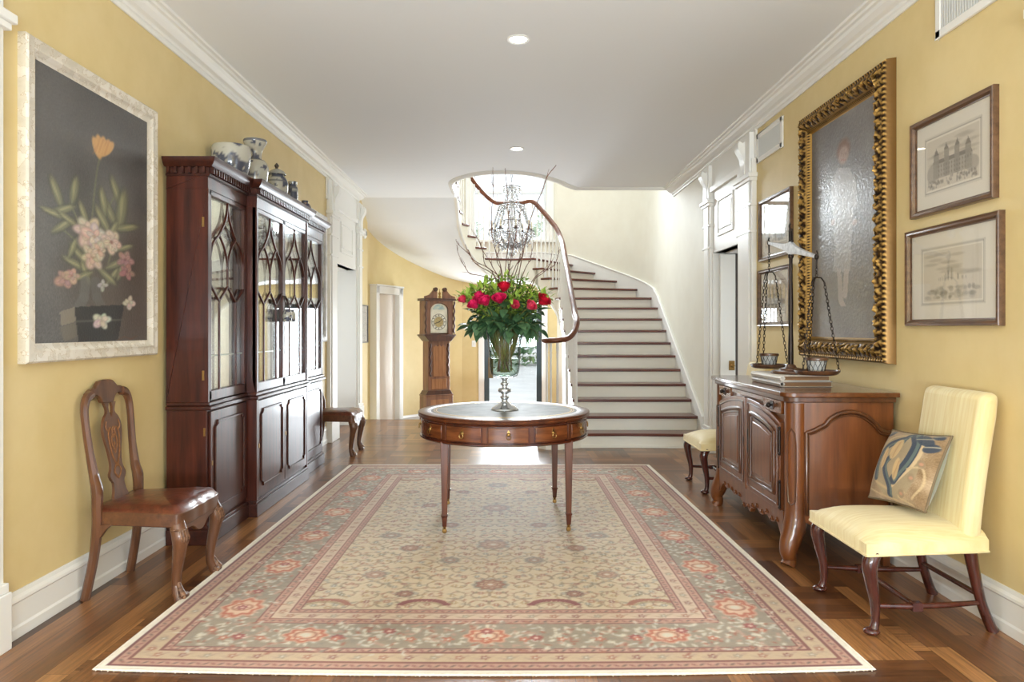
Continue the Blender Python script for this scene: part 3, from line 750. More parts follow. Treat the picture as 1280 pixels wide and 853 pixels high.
# ================================================================ SPLAT-BACK CHAIRS
def make_chair(label):
    t = thing('splat_back_chair', label, 'chair', (0,0,0), 0, 'carved splat-back chairs along the left wall')
    wn, wx, cv = M['walnut'], M['walnut_x'], M['carve']
    # seat frame (x forward)
    fo = [(-.225,-.195),(.19,-.245),(.226,-.235),(.242,-.14),(.239,-.06),(.244,0),(.239,.06),(.242,.14),(.226,.235),(.19,.245),(-.225,.195)]
    fs = spline(fo[1:-1], 4); outl = [fo[0]]+fs+[fo[-1]]
    MB().prism(outl, 'z', .362, .432).build('seat_rail', wx, t, bevel=.006, smooth=50)
    # apron drop in the middle of the front rail
    mb = MB(); mb.prism([(y, z) for y, z in spline([(-.2,.365),(-.16,.34),(-.11,.335),(-.08,.325),(-.04,.30),(0,.292),(.04,.30),(.08,.325),(.11,.335),(.16,.34),(.2,.365)], 4)]+[(.2,.38),(-.2,.38)], 'x', .205, .232)
    mb.build('shaped_apron', wx, t, bevel=.004)
    # leather seat, domed, saddle front
    cxs = sum(p[0] for p in outl)/len(outl)
    mb = MB(); rings = 9
    def sp(i, j):
        r = i/rings; p = outl[j]
        s_ = .985 if i == rings else r
        x, y = p[0]*s_, p[1]*s_
        dome = .036*(1-r**2.6)*(1-.25*(x/.24 > .6))
        roll = .008*math.sin(min(1, max(0, (x-.1)/.14))*PI)
        return (x, y, .447+dome+roll if i < rings else .43)
    vs = [sp(i, j) for i in range(rings+1) for j in range(len(outl))]; n = len(outl)
    fcs = [(i*n+j, i*n+(j+1) % n, (i+1)*n+(j+1) % n, (i+1)*n+j) for i in range(rings) for j in range(n)]
    mb.add(vs, fcs); mb.build('seat', M['leather'], t, smooth=60)
    # cabriole front legs
    for s_ in (-1, 1):
        y = s_*.205
        path = [(.198,y,.405),(.206,y+s_*.008,.36),(.222,y+s_*.016,.31),(.214,y+s_*.01,.24),(.198,y+s_*.0,.14),(.194,y-s_*.003,.07),(.203,y+s_*.005,.035),(.216,y+s_*.012,.0)]
        rad = [.03,.038,.041,.032,.025,.022,.025,.028]
        ps = spline(path, 5); rs = [float(np.interp(i, range(0, len(ps), 5), rad)) for i in range(len(ps))]
        l = MB(); l.tube(ps, rs, 12); lg = l.build('front_leg', wn, t, smooth=60)
        kn = MB()                                        # carved shell on the knee
        for k in range(7):
            a = (k-3)*.33; dx, dy = .7, s_*.7
            kn.tube([(.212+.036*math.cos(a), y+s_*.012+.036*math.sin(a), .352), (.222+.038*math.cos(a), y+s_*.016+.036*math.sin(a), .31), (.214+.028*math.cos(a), y+s_*.01+.02*math.sin(a), .235)], [.006,.008,.003], 6)
        kn.ball((.214,y+s_*.014,.35), (.04,.04,.012), 12, 6)
        kn.build('carved_knee', cv, lg, smooth=60)
        ft = MB(); ft.tube([(.236,y+s_*.018,.02),(.222,y+s_*.012,.045),(.204,y+s_*.004,.09)], [.022,.016,.008], 8)
        ft.tube([(.234,y-.022,.017),(.234,y+.022,.017)], .017, 10)
        ft.build('scroll_foot', cv, lg, smooth=60)
        # rear leg and stile in one piece
        q = [(-.252,.215,0),(-.215,.205,.2),(-.2,.2,.36),(-.2,.2,.45),(-.202,.198,.54),(-.216,.196,.60),(-.235,.203,.72),(-.25,.213,.86),(-.258,.21,.94),(-.262,.185,.99),(-.264,.14,1.005)]
        qs = spline(q, 5); w0 = [.021,.021,.023,.024,.026,.022,.018,.017,.018,.02,.02]
        ws = [float(np.interp(i, range(0, len(qs), 5), w0)) for i in range(len(qs))]
        r = MB(); r.tube([(a, s_*b, c) for a, b, c in qs], [x*1.25 for x in ws], 8, [x*1.05 for x in ws], (1,0,0), rot=PI/8)
        r.build('rear_leg', wn, t, smooth=40)
        br = MB(); br.prism([(-.19,.37),(-.12,.37),(-.15,.345),(-.175,.31),(-.19,.29)], 'y', s_*.2-.012, s_*.2+.012); br.build('corner_bracket', wn, t, bevel=.004)
    # crest (yoke)
    cr = [(-.15,.985),(-.10,1.0),(-.075,1.03),(-.05,1.056),(0,1.066),(.05,1.056),(.075,1.03),(.10,1.0),(.15,.985),(.15,1.02),]
    top = spline([(-.18,1.012),(-.14,1.032),(-.105,1.036),(-.08,1.055),(-.055,1.07),(0,1.074),(.055,1.07),(.08,1.055),(.105,1.036),(.14,1.032),(.18,1.012)], 5)
    bot = spline([(.18,.985),(.13,.998),(.09,.994),(.065,.975),(.05,.955),(0,.95),(-.05,.955),(-.065,.975),(-.09,.994),(-.13,.998),(-.18,.985)], 5)
    lean = lambda z: -.2-.075*((z-.45)/.6)**.8 if z > .45 else -.2
    mb = MB(); pts = top+bot; mb.prism(pts, 'x', -.013, .013)
    mb.v = [(x+lean(z), y, z) for x, y, z in mb.v]
    mb.build('crest_rail', wn, t, bevel=.006, smooth=50)
    # vase splat with pierced heart near the top: two halves around the opening
    half = [(.075,.44),(.07,.47),(.056,.50),(.05,.54),(.066,.56),(.074,.585),(.06,.61),(.052,.64),(.06,.70),(.078,.76),(.088,.81),(.082,.85),(.062,.88),(.04,.90),(.038,.92),(.055,.955)]
    hs_ = spline(half, 4)
    mb = MB()
    body = [(y, z) for y, z in hs_ if z <= .885]; mb.prism(body+[(-y, z) for y, z in body[::-1]], 'x', -.007, .007)
    for s_ in (-1, 1):
        up_ = [(s_*y, z) for y, z in hs_ if z >= .872]
        inn = [(s_*.012,.955),(s_*.02,.93),(s_*.016,.905),(s_*.004,.885),(s_*.002,.872)]
        mb.prism(up_+inn, 'x', -.007, .007)
    mb.v = [(x+lean(z)+.012, y, z) for x, y, z in mb.v]
    sp_ = mb.build('splat', wn, t, bevel=.003, smooth=50)
    cvm = MB()
    for s_ in (-1, 1):
        for crv in ([(.0,.62),(.03,.68),(.045,.74),(.05,.79),(.03,.825),(.012,.81),(.018,.79)], [(.0,.70),(.02,.73),(.022,.77),(.008,.79)], [(.0,.56),(.02,.58),(.03,.6),(.018,.62),(0,.64)], [(.055,.86),(.066,.83),(.05,.81)]):
            cvm.tube([(lean(z)+.0205, s_*y, z) for y, z in spline(crv, 5)], .0035, 5)
    for z in (.7, .74, .78, .82): cvm.ball((lean(z)+.02, 0, z), (.004,.008,.012), 8, 5)
    cvm.build('carving', noisy('pale_carving', S(120,78,46), S(150,104,66), (60,60,60), 3, .45), sp_, smooth=60)
    MB().box(-.225, -.195, -.19, .19, .43, .455).build('splat_shoe', wx, t, bevel=.004)
    return t
ch = make_chair('carved walnut splat-back chair with worn leather seat under the flower painting')
ch.location = (-1.845, 3.81, 0)
c2 = copy_tree(ch); c2.location = (-1.86, 7.85, 0)
c2['label'] = 'carved walnut leather-seated chair half hidden beyond the far end of the bookcase'
bpy.context.view_layer.update()
# ================================================================ COMMODE
CM = thing('buffet_cabinet', 'carved cherry wood buffet cabinet with arched doors and scalloped apron', 'cabinet', (1.88,4.82,0))
XF, XBk, YN, YF = 1.575, 2.165, 4.09, 5.56
ch_, chy, chx, chd = M['cherry'], M['cherry_y'], M['cherry_x'], M['cherry_dk']
mb = MB()
mb.prism([(XF+.07,YN+.0),(XBk,YN+.012),(XBk,YF-.012),(XF+.07,YF),(XF+.02,YF-.02),(XF+.012,YF-.08),(XF+.012,YN+.08),(XF+.02,YN+.02)], 'z', .27, .93)
mb.build('carcass', ch_, CM, world=True, bevel=.004)
# top with rounded corners and moulded edge
def rrect(x0, x1, y0, y1, r, n=6):
    out = []
    for cx_, cy_, a in ((x0+r,y0+r,PI),(x1-.005,y0+.005,1.5*PI),(x1-.005,y1-.005,0),(x0+r,y1-r,PI/2)):
        rr = r if cx_ < x1-.1 else .005
        out += arc((cx_,cy_), rr, a, a+PI/2, n)
    return out
mb = MB(); mb.prism(rrect(XF-.045, XBk+.012, YN-.035, YF+.035, .075), 'z', .955, .982)
mb.build('top', chy, CM, world=True, bevel=.009, seg=3, smooth=40)
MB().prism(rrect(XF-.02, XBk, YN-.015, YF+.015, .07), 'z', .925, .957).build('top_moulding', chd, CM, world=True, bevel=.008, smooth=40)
# rounded corner posts running down into scroll feet
for y, s_ in ((YN+.055, -1), (YF-.055, 1)):
    mb = MB(); q = [(XF+.055,y,.92),(XF+.055,y,.6),(XF+.055,y,.32),(XF+.045,y+s_*.008,.22),(XF+.012,y+s_*.022,.13),(XF-.0,y+s_*.03,.075),(XF+.012,y+s_*.025,.035),(XF-.005,y+s_*.035,0)]
    r = [.062,.062,.062,.064,.056,.046,.036,.042]
    qs = spline(q, 5); rs = [float(np.interp(i, range(0, len(qs), 5), r)) for i in range(len(qs))]
    mb.tube(qs, rs, 14); pt = mb.build('corner_post', ch_, CM, world=True, smooth=60)
    o = MB(); c0 = .785*-1
    dx, dy = -.707, s_*.707                               # raised oblong moulding on the post
    loop = [(-.02,.36),(.0,.345),(.02,.36),(.024,.5),(.024,.68),(.018,.75),(0,.775),(-.018,.75),(-.024,.68),(-.024,.5)]
    o.tube([(XF+.055+.061*math.cos(math.atan2(dy,dx)+a/.062), y+.061*math.sin(math.atan2(dy,dx)+a/.062), z) for a, z in loop], .006, 6, closed=True)
    o.build('post_moulding', chd, pt, world=True)
    b = MB(); q = [(XBk-.04,y+s_*.02,.3),(XBk-.04,y+s_*.02,.15),(XBk-.04,y+s_*.025,0)]; b.tube(q, [.035,.03,.026], 4, rot=PI/4); b.build('rear_foot', ch_, CM, world=True)
# doors: the tops follow one arch across the pair
YC = (YN+YF)/2
def arch_z(y, top): d = abs(y-YC)/.67; return top-.11*max(0, d)**2.2 if d < 1 else top-.11
def door(y0, y1, hinge_near):
    ys = np.linspace(y0, y1, 17); top = .885
    out = [(y0,.285),(y1,.285)]+[(y, arch_z(y, top)) for y in ys[::-1]]
    d = MB().prism(out, 'x', XF-.012, XF+.02).build('door', ch_, CM, world=True, bevel=.004, smooth=30)
    def inset(k): return [(y0+k,.285+k),(y1-k,.285+k)]+[(min(max(y, y0+k), y1-k), arch_z(y, top)-k) for y in np.linspace(y1-k, y0+k, 15)]
    mb = MB()
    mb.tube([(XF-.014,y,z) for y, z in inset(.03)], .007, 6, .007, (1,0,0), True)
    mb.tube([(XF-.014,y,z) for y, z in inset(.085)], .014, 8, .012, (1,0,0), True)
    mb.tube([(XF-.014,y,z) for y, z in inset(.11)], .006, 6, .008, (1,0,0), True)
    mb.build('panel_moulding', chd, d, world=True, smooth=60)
    MB().prism(inset(.135), 'x', XF-.02, XF).build('raised_panel', M['cherry'], d, world=True, bevel=.006)
    yh = y0-.004 if hinge_near else y1+.004
    for z in (.38, .69): h = MB(); h.tube([(XF-.014,yh,z-.065),(XF-.014,yh,z+.065)], .008, 8); h.ball((XF-.014,yh,z+.075), .009, 8, 6); h.ball((XF-.014,yh,z-.075), .009, 8, 6); h.build('hinge', M['iron'], d, world=True, smooth=60)
    ye = y1-.035 if hinge_near else y0+.035
    k = MB(); k.prism([(ye-.008,.53),(ye+.008,.53),(ye+.012,.6),(ye+.006,.68),(ye-.006,.68),(ye-.012,.6)], 'x', XF-.017, XF-.01); k.build('keyhole_plate', M['iron'], d, world=True)
door(YN+.125, YC-.015, True); door(YC+.015, YF-.125, False)
MB().box(XF-.016, XF+.01, YC-.014, YC+.014, .28, .88).build('centre_stile', ch_, CM, world=True, bevel=.005)
for a, b in ((YN+.115, YN+.40), (YF-.40, YF-.115)):
    d = MB().box(XF-.008, XF+.03, a, b, .822 if False else .845, .922).build('drawer', chy, CM, world=True, bevel=.003)
    k = MB(); c = (a+b)/2; k.ball((XF-.03,c,.884), (.014,.016,.016), 10, 8); k.tube([(XF-.008,c,.884),(XF-.03,c,.884)], .007, 8); k.cbox((XF-.01,c,.884), (.004,.05,.05)); k.build('knob', M['iron'], d, world=True, smooth=50)
MB().box(XF-.004, XF+.03, YN+.41, YF-.41, .892, .922).build('frieze', chy, CM, world=True, bevel=.003)
# scalloped apron
n = 44; low = []
for i in range(n+1):
    y = lerp(YN+.10, YF-.10, i/n); u = abs(i/n-.5)*2
    z = .2+.02*u-.03*abs(math.sin(u*PI*3.5))-.035*(u < .12) -.07*max(0, u-.82)/.18
    low.append((y, z))
ap = MB().prism(low+[(YF-.10,.29),(YN+.10,.29)], 'x', XF-.002, XF+.03)
for i in range(3, n-2, 3): ap.tube([(XF-.004, low[i][0]-.02, low[i][1]+.012), (XF-.006, low[i][0], low[i][1]+.03), (XF-.004, low[i][0]+.02, low[i][1]+.012)], .006, 6)
ap.build('apron', ch_, CM, world=True, smooth=40)
# near and far sides: arched panel
for y, s_ in ((YN, -1), (YF, 1)):
    camel = [(1.665,.30),(2.145,.30),(2.145,.755),(2.09,.765),(2.06,.80),(2.0,.85),(1.93,.872),(1.86,.865),(1.80,.835),(1.77,.80),(1.73,.78),(1.70,.765),(1.665,.755)]
    pts = camel[:3]+spline(camel[2:], 4)[1:]
    mb = MB(); mb.tube([(x, y+s_*.006, z) for x, z in pts], .012, 8, .012, (0,1,0), True); mb.tube([(1.905+(x-1.905)*.945, y+s_*.004, .55+(z-.55)*.945) for x, z in pts], .006, 6, .006, (0,1,0), True)
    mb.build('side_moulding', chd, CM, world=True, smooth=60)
    MB().prism([(x, z) for x, z in [(1.62,.27),(1.72,.22),(1.86,.2),(2.0,.2),(2.1,.22),(2.16,.27),(2.16,.3),(1.62,.3)]], 'y', y+.012*s_*-1-.012, y+.012*s_*-1+.012).build('side_apron', chx, CM, world=True, bevel=.003)

# ================================================================ BOOKS AND BALANCE SCALE
def book(label, loc, rz, w, l, h, cover):
    t = thing('book', label, 'book', loc, rz, 'large books under the scale')
    mb = MB(); mb.box(-w/2, w/2, -l/2, l/2, 0, .005); mb.box(-w/2, w/2, -l/2, l/2, h-.005, h); mb.tube([(-w/2+.004,-l/2,h/2),(-w/2+.004,l/2,h/2)], h/2, 12, .012, (0,0,1))
    mb.box(-w/2-.008, -w/2+.01, -l/2, l/2, .002, h-.002)
    mb.build('cover', cover, t, bevel=.002)
    pg = noisy('page_edges', S(150,112,76), S(98,70,46), (3,3,260), 3, .75)
    MB().box(-w/2+.008, w/2-.006, -l/2+.006, l/2-.006, .005, h-.005).build('pages', pg, t)
    return t
b1 = book('pale spined large book lying lower in the pile on the buffet', (1.815,4.70,.983), .0, .31, .52, .034, pr('book_cover_grey', S(176,168,160), .5))
b2 = book('pale spined large book directly under the balance scale', (1.81,4.71,1.018), .03, .30, .50, .034, pr('book_cover_white', S(206,200,192), .5))
SCL = thing('balance_scale', 'antique balance scale with pale beam and two chained pans on the books', 'scale', (1.80,4.66,1.0525), 0)
iron = M['iron']; br_ = wood('scale_bronze', S(70,46,32), S(104,72,50), 'z', .3, .3)
mb = MB(); mb.lathe([(0,0),(.118,0),(.122,.008),(.118,.018),(.07,.024),(.066,.034),(.035,.04),(.03,.052),(.02,.06),(0,.062)], 36); mb.build('base', br_, SCL, smooth=40)
HP = .795
mb = MB(); mb.lathe([(0,.055),(.017,.055),(.016,.2),(.013,.3),(.015,.45),(.011,.6),(.011,HP-.06),(.017,HP-.05),(.017,HP-.035),(.01,HP-.03),(.01,HP+.05),(0,HP+.05)], 14)
for dy in (-.022, .022): mb.tube([(0,dy,HP-.05),(0,dy,HP+.13)], .005, 6)
mb.tube([(0,0,HP+.05),(0,0,HP+.12),(-.01,.0,HP+.15),(.0,.0,HP+.165)], .007, 8)
mb.tube([(0,-.035,HP+.05),(0,.035,HP+.05)], .006, 6); mb.tube([(0,-.03,HP+.12),(0,.03,HP+.12)], .005, 6)
mb.build('pole', iron, SCL, smooth=50)
BL = .40
beam = spline([(-BL,.012),(-BL*.8,.014),(-BL*.3,.026),(-.04,.04),(0,.05),(.04,.04),(BL*.3,.026),(BL*.8,.014),(BL,.012)], 4)
mb = MB(); mb.prism(beam+[(y, -z*.7) for y, z in beam[::-1]], 'x', -.010, .010); Mb = Matrix.Translation((0,0,HP)) @ Matrix.Rotation(math.radians(12.5), 4, 'X')
mb.v = [tuple(Mb @ Vector(p)) for p in mb.v]; mb.build('beam', M['steel'], SCL, bevel=.003)
def chain(p, q, n):
    c = MB(); p, q = Vector(p), Vector(q); d = (q-p)/n
    for i in range(n):
        a = p+d*(i+.5); L = d.length*.64; t = d.normalized(); s_ = t.cross(Vector((0,1,0)) if i % 2 else Vector((1,0,0))).normalized()
        c.tube([a+t*L*math.cos(x)+s_*.0075*math.sin(x) for x in np.linspace(0, 2*PI, 9)[:-1]], .0022, 5, closed=True)
    return c
PR = .122
for s_, lab in ((-1, 'near'), (1, 'far')):
    top = Mb @ Vector((0, s_*BL, 0)); zp = .016 if s_ < 0 else .014
    hook = MB(); hook.tube([top+Vector((0,0,.035)), top+Vector((0,s_*.014,.02)), top+Vector((0,s_*.004,0)), top+Vector((0,0,-.05))], .005, 6); hook.ball(top, (.014,.014,.018), 8, 6); hook.build('hook', iron, SCL, smooth=60)
    yk = top-Vector((0,0,.20 if s_ > 0 else .12))
    chain(top-Vector((0,0,.05)), yk+Vector((0,0,.005)), 9 if s_ > 0 else 4).build('chain', iron, SCL)
    yo = MB()
    for a in (math.radians(90), math.radians(210), math.radians(330)):
        e = Vector((math.cos(a), math.sin(a), 0))*.042
        yo.tube([yk, yk+e*.6-Vector((0,0,.004)), yk+e-Vector((0,0,.03))], .0045, 6)
        pe = Vector((top.x, top.y, zp+.02))+Vector((math.cos(a), math.sin(a), 0))*PR
        chain(yk+e-Vector((0,0,.03)), pe, 26).build('chain', iron, SCL)
    yo.build('yoke', iron, SCL, smooth=60)
    pn = MB(); pn.lathe([(0,0),(.1,0),(.118,.008),(.126,.024),(.121,.028),(.113,.014),(.096,.006),(0,.006)], 36, (top.x, top.y, zp)); pn.build('pan', br_, SCL, smooth=40)
    # wire votive cup standing in the pan
    v = thing('votive_cup', ('glass votive cup in wire lattice standing in the nearer scale pan' if s_ < 0 else 'glass votive cup in wire lattice standing in the farther scale pan'), 'candle holder', (1.80+top.x, 4.66+top.y, 1.0525+zp+.007), 0, 'wire votive cups in the scale pans')
    g_ = MB(); g_.lathe([(0,0),(.042,0),(.057,.085),(.054,.085),(.04,.005),(0,.005)], 24); g_.build('glass_cup', pr('frosted_glass', S(230,232,230), .2, trans=.5), v, smooth=40)
    wv = MB()
    for k in range(12):
        a0 = 2*PI*k/12
        for sg in (1, -1): wv.tube([((.044+.0145*j/5)*math.cos(a0+sg*j*.14), (.044+.0145*j/5)*math.sin(a0+sg*j*.14), .085*j/5) for j in range(6)], .0016, 4)
    wv.build('wire_lattice', iron, v)
    rm = MB(); rm.lathe([(.053,.078),(.063,.078),(.065,.086),(.063,.094),(.054,.094),(.053,.078)], 28); rm.build('rim', br_, v, smooth=40)

# ================================================================ YELLOW SLIPPER CHAIRS  (local x forward)
def make_slipper(label):
    t = thing('slipper_chair', label, 'chair', (0,0,0), PI, 'yellow silk slipper chairs along the right wall')
    dk = M['legdk']
    # seat block
    def seat(u, v):
        pass
    prof = [(-.26,.0),(.30,.0)]
    mb = MB(); nx, ny = 10, 10; z0, z1 = .352, .455
    vs = []
    hw = lambda x: lerp(.238, .30, (x+.27)/.57)
    xs = np.linspace(-.27, .30, 15); ys = np.linspace(-1, 1, 15)
    for i, x in enumerate(xs):
        for j, y in enumerate(ys):
            e = (1-abs(y)**5)*(1-max(0, x/.30)**6)
            vs.append((x, y*hw(x), z1-.05+.05*e+.02*(1-y*y)*(1-((x-.02)/.3)**2)))
    n = 15
    mb.add(vs, [(i*n+j, (i+1)*n+j, (i+1)*n+j+1, i*n+j+1) for i in range(n-1) for j in range(n-1)])
    bot = [(x, y*hw(x), z0) for x in xs for y in ys]
    mb.add(bot, [(i*n+j, i*n+j+1, (i+1)*n+j+1, (i+1)*n+j) for i in range(n-1) for j in range(n-1)])
    N = n*n
    per = [i*n for i in range(n)]+[(n-1)*n+j for j in range(1, n)]+[i*n+n-1 for i in range(n-2, -1, -1)]+[j for j in range(n-2, 0, -1)]
    mb.f += [(per[k], per[(k+1) % len(per)], N+per[(k+1) % len(per)], N+per[k]) for k in range(len(per))]
    mb.build('seat', M['silk'], t, smooth=60)
    pp = MB(); pp.tube([(x, -hw(x)-.002, z0+.004) for x in xs]+[(.302, y*.30, z0+.004) for y in np.linspace(-.98, .98, 8)]+[(x, hw(x)+.002, z0+.004) for x in xs[::-1]], .0055, 6); pp.build('piping', M['silk'], t, smooth=60)
    # back: slab leaning backwards
    mb = MB(); rows = 12; vs = []
    for k in range(rows+1):
        z = lerp(.40, 1.055, k/rows); xb = -.165-.085*((z-.4)/.65)**1.3; w_ = lerp(.232, .24, k/rows)*(.97 if k == rows else 1)
        tk = .085 if k < rows-1 else .08
        sec = [(xb,-w_),(xb+.012,-w_*.5),(xb+.015,0),(xb+.012,w_*.5),(xb,w_),(xb-tk,w_),(xb-tk,-w_)]
        vs += [(x, y, z) for x, y in sec]
    m_ = 7
    mb.add(vs, [(k*m_+i, k*m_+(i+1) % m_, (k+1)*m_+(i+1) % m_, (k+1)*m_+i) for k in range(rows) for i in range(m_)]+[tuple(range(m_))[::-1], tuple(rows*m_+i for i in range(m_))])
    mb.build('backrest', M['silk_v'], t, bevel=.034, seg=5, smooth=60)
    for s_ in (-1, 1):
        y = s_*.262
        path = [(.25,y,.36),(.272,y+s_*.008,.31),(.262,y+s_*.004,.23),(.245,y,.14),(.243,y,.06),(.25,y+s_*.002,.03),(.255,y+s_*.003,.012)]
        rad = [.034,.034,.027,.021,.017,.02,.026]
        ps = spline(path, 5); rs = [float(np.interp(i, range(0, len(ps), 5), rad)) for i in range(len(ps))]
        l = MB(); l.tube(ps, rs, 12); l.ball((.262,y+s_*.003,.0165), (.036,.033,.0165), 14, 8); l.build('front_leg', dk, t, smooth=60)
        q = [(-.2,s_*.215,.37),(-.215,s_*.218,.27),(-.245,s_*.222,.13),(-.28,s_*.228,.03),(-.295,s_*.23,0)]
        rq = [.03,.025,.021,.022,.026]
        qs = spline(q, 5); rs = [float(np.interp(i, range(0, len(qs), 5), rq)) for i in range(len(qs))]
        l = MB(); l.tube(qs, rs, 8, up=(0,1,0), rot=PI/8); l.build('rear_leg', dk, t, smooth=60)
        s2 = MB(); s2.tube([(.245,s_*.262,.125),(.1,s_*.255,.12),(-.08,s_*.238,.12),(-.245,s_*.222,.125)], [.011,.014,.014,.011], 8); s2.cbox((.06,s_*.253,.12), (.045,.034,.036)); s2.build('side_stretcher', dk, t, smooth=50)
    MB().tube([(.06,-.25,.12),(.06,0,.12),(.06,.25,.12)], [.011,.015,.011], 8).build('cross_stretcher', dk, t, smooth=60)
    MB().tube([(-.235,-.222,.16),(-.235,.222,.16)], .012, 8).build('rear_stretcher', dk, t, smooth=60)
    return t
s1 = make_slipper('yellow silk slipper chair with dark cabriole legs holding the tapestry cushion')
s1.location = (1.845, 3.45, 0)
s2 = copy_tree(s1); s2.location = (1.845, 6.17, 0)
s2['label'] = 'yellow silk chair mostly hidden beyond the buffet near the stairs'
# ---- tapestry cushion leaning on the slipper chair's back
CU = thing('tapestry_cushion', 'square tapestry cushion with blue and gold leaves leaning on the yellow chair', 'cushion', (1.962,3.525,.655))
cw, chh_, th = .215, .185, .078
def cu_pt(a, b, sg):
    e = (max(0, 1-abs(a)**2.6)*max(0, 1-abs(b)**2.6))**.55
    pin = 1-.06*(1-a*a)*abs(b)**3; pin2 = 1-.06*(1-b*b)*abs(a)**3
    return (sg*th*e, a*cw*pin2, b*chh_*pin)
Mc = Matrix.Translation((1.93,3.525,.662)) @ Matrix.Rotation(math.radians(23), 4, 'Y') @ Matrix.Rotation(math.radians(-6), 4, 'X') @ Matrix.Rotation(math.radians(4), 4, 'Z')
# ================================================================ DRUM TABLE
TX, TY = -.04, 5.13
TB = thing('drum_table', 'round mahogany drum table with leather top standing on the rug', 'table', (TX,TY,.008), math.radians(3.3))
mb = MB(); mb.lathe([(.45,.728),(.59,.728),(.598,.732),(.600,.74),(.594,.748),(.60,.753),(.598,.76),(.585,.763),(.515,.763),(.51,.76),(.45,.76),(.45,.728)], 96); mb.build('top_rim', M['table'], TB, smooth=40)
MB().lathe([(0,.735),(.512,.735),(.512,.7625),(0,.7625)], 72).build('leather_inset', M['inset'], TB, smooth=30)
mb = MB()
for r in (.49, .475): mb.lathe([(r-.003,.7624),(r+.003,.7624),(r+.003,.7632),(r-.003,.7632),(r-.003,.7624)], 72)
mb.build('gilt_border', M['gilt'], TB)
mb = MB(); mb.lathe([(.4,.60),(.572,.60),(.572,.728),(.4,.728),(.4,.60)], 96); mb.build('apron', M['table_dk'], TB, smooth=30)
mb = MB(); mb.lathe([(.5,.588),(.582,.588),(.588,.594),(.586,.602),(.575,.606),(.5,.606),(.5,.588)], 96); mb.lathe([(.56,.712),(.578,.714),(.581,.72),(.578,.726),(.56,.728)], 96); mb.build('apron_moulding', M['table_dk'], TB, smooth=50)
def sector(r0, r1, a0, a1, z0, z1, n=10):
    m_ = MB(); o = [(r1*math.cos(lerp(a0,a1,i/n)), r1*math.sin(lerp(a0,a1,i/n))) for i in range(n+1)]+[(r0*math.cos(lerp(a1,a0,i/n)), r0*math.sin(lerp(a1,a0,i/n))) for i in range(n+1)]
    return m_.prism(o, 'z', z0, z1)
for k in range(12):
    a = -PI/2+k*PI/6
    d = sector(.55, .580, a-math.radians(12.6), a+math.radians(12.6), .614, .706).build('drawer', M['table_x'], TB, bevel=.003, smooth=25)
    Mh = Matrix.Rotation(a, 4, 'Z') @ Matrix.Translation((.581,0,.668))
    h = MB(); h.lathe([(0,0),(.013,0),(.012,.004),(.006,.008),(.006,.014),(0,.016)], 12, M=Mh @ Matrix.Rotation(PI/2, 4, 'Y'))
    h.prism([(-.007,-.004),(.007,-.004),(.009,.012),(0,.03),(-.009,.012)], 'x', -.001, .003, Mh)
    h.tube([(.013, .014*math.sin(x), -.016-.015*math.cos(x)) for x in np.linspace(0, 2*PI, 15)[:-1]], .003, 6, closed=True, M=Mh)
    h.build('ring_pull', M['brass'], d, smooth=50)
    sector(.56, .577, a+PI/12-.025, a+PI/12+.025, .612, .71, 3).build('apron_block', M['table'], TB, bevel=.002, smooth=25)
for sx in (-1, 1):
    for sy in (-1, 1):
        x, y = sx*.405, sy*.385
        l = MB(); l.tube([(x,y,.60),(x,y,.595),(x,y,.12)], [.036,.036,.024], 4, rot=PI/4, up=(0,1,0)); lg = l.build('leg', M['table'], TB, bevel=.003)
        c = MB(); c.tube([(x,y,.125),(x,y,.118),(x,y,.11)], [.031,.031,.026], 4, rot=PI/4, up=(0,1,0)); c.tube([(x,y,.118),(x,y,.05)], [.026,.019], 4, rot=PI/4, up=(0,1,0))
        c.build('leg_cup', M['table_dk'], lg, bevel=.002)
        w_ = MB(); w_.lathe([(0,.055),(.014,.055),(.013,.045),(.007,.04),(.007,.032),(0,.03)], 10, (x,y,0)); w_.lathe([(0,-.007),(.012,-.006),(.016,0),(.012,.006),(0,.007)], 14, M=Matrix.Translation((x,y,.018)) @ Matrix.Rotation(PI/2, 4, 'X')); w_.box(x-.012, x-.008, y-.008, y+.008, .018, .04); w_.box(x+.008, x+.012, y-.008, y+.008, .018, .04)
        w_.build('caster', M['brass'], lg, smooth=50)

# ================================================================ GLASS VASE
VZ = .7713
VX, VY = -.035, 5.10
VS = thing('pedestal_vase', 'tall clear glass pedestal vase of water on the round table', 'vase', (VX,VY,VZ))
out = spline([(.0,.225),(.05,.226),(.09,.24),(.103,.275),(.107,.33),(.115,.45),(.130,.56),(.137,.592)], 5)
inn = spline([(.134,.592),(.126,.56),(.111,.45),(.103,.33),(.098,.28),(.085,.25),(.05,.236),(.0,.234)], 5)
MB().lathe(out+inn, 48).build('bowl', M['glass'], VS, smooth=180)
sil = pr('silvered_glass', S(224,228,232), .06, .85)
ped = spline([(0,.0),(.09,.0),(.094,.006),(.088,.014),(.06,.03),(.03,.05),(.02,.07),(.028,.082),(.03,.092),(.018,.102),(.02,.112),(.042,.125),(.046,.137),(.04,.15),(.02,.158),(.018,.168),(.028,.178),(.028,.188),(.016,.198),(.02,.214),(.03,.224),(0,.2248)], 4)
MB().lathe(ped, 40).build('pedestal', sil, VS, smooth=180)
wat = spline([(0,.2345),(.049,.2365),(.084,.2505),(.097,.28),(.102,.33),(.104,.36)], 4)+[(0,.36)]
MB().lathe(wat, 40).build('water', M['water'], VS, smooth=40)

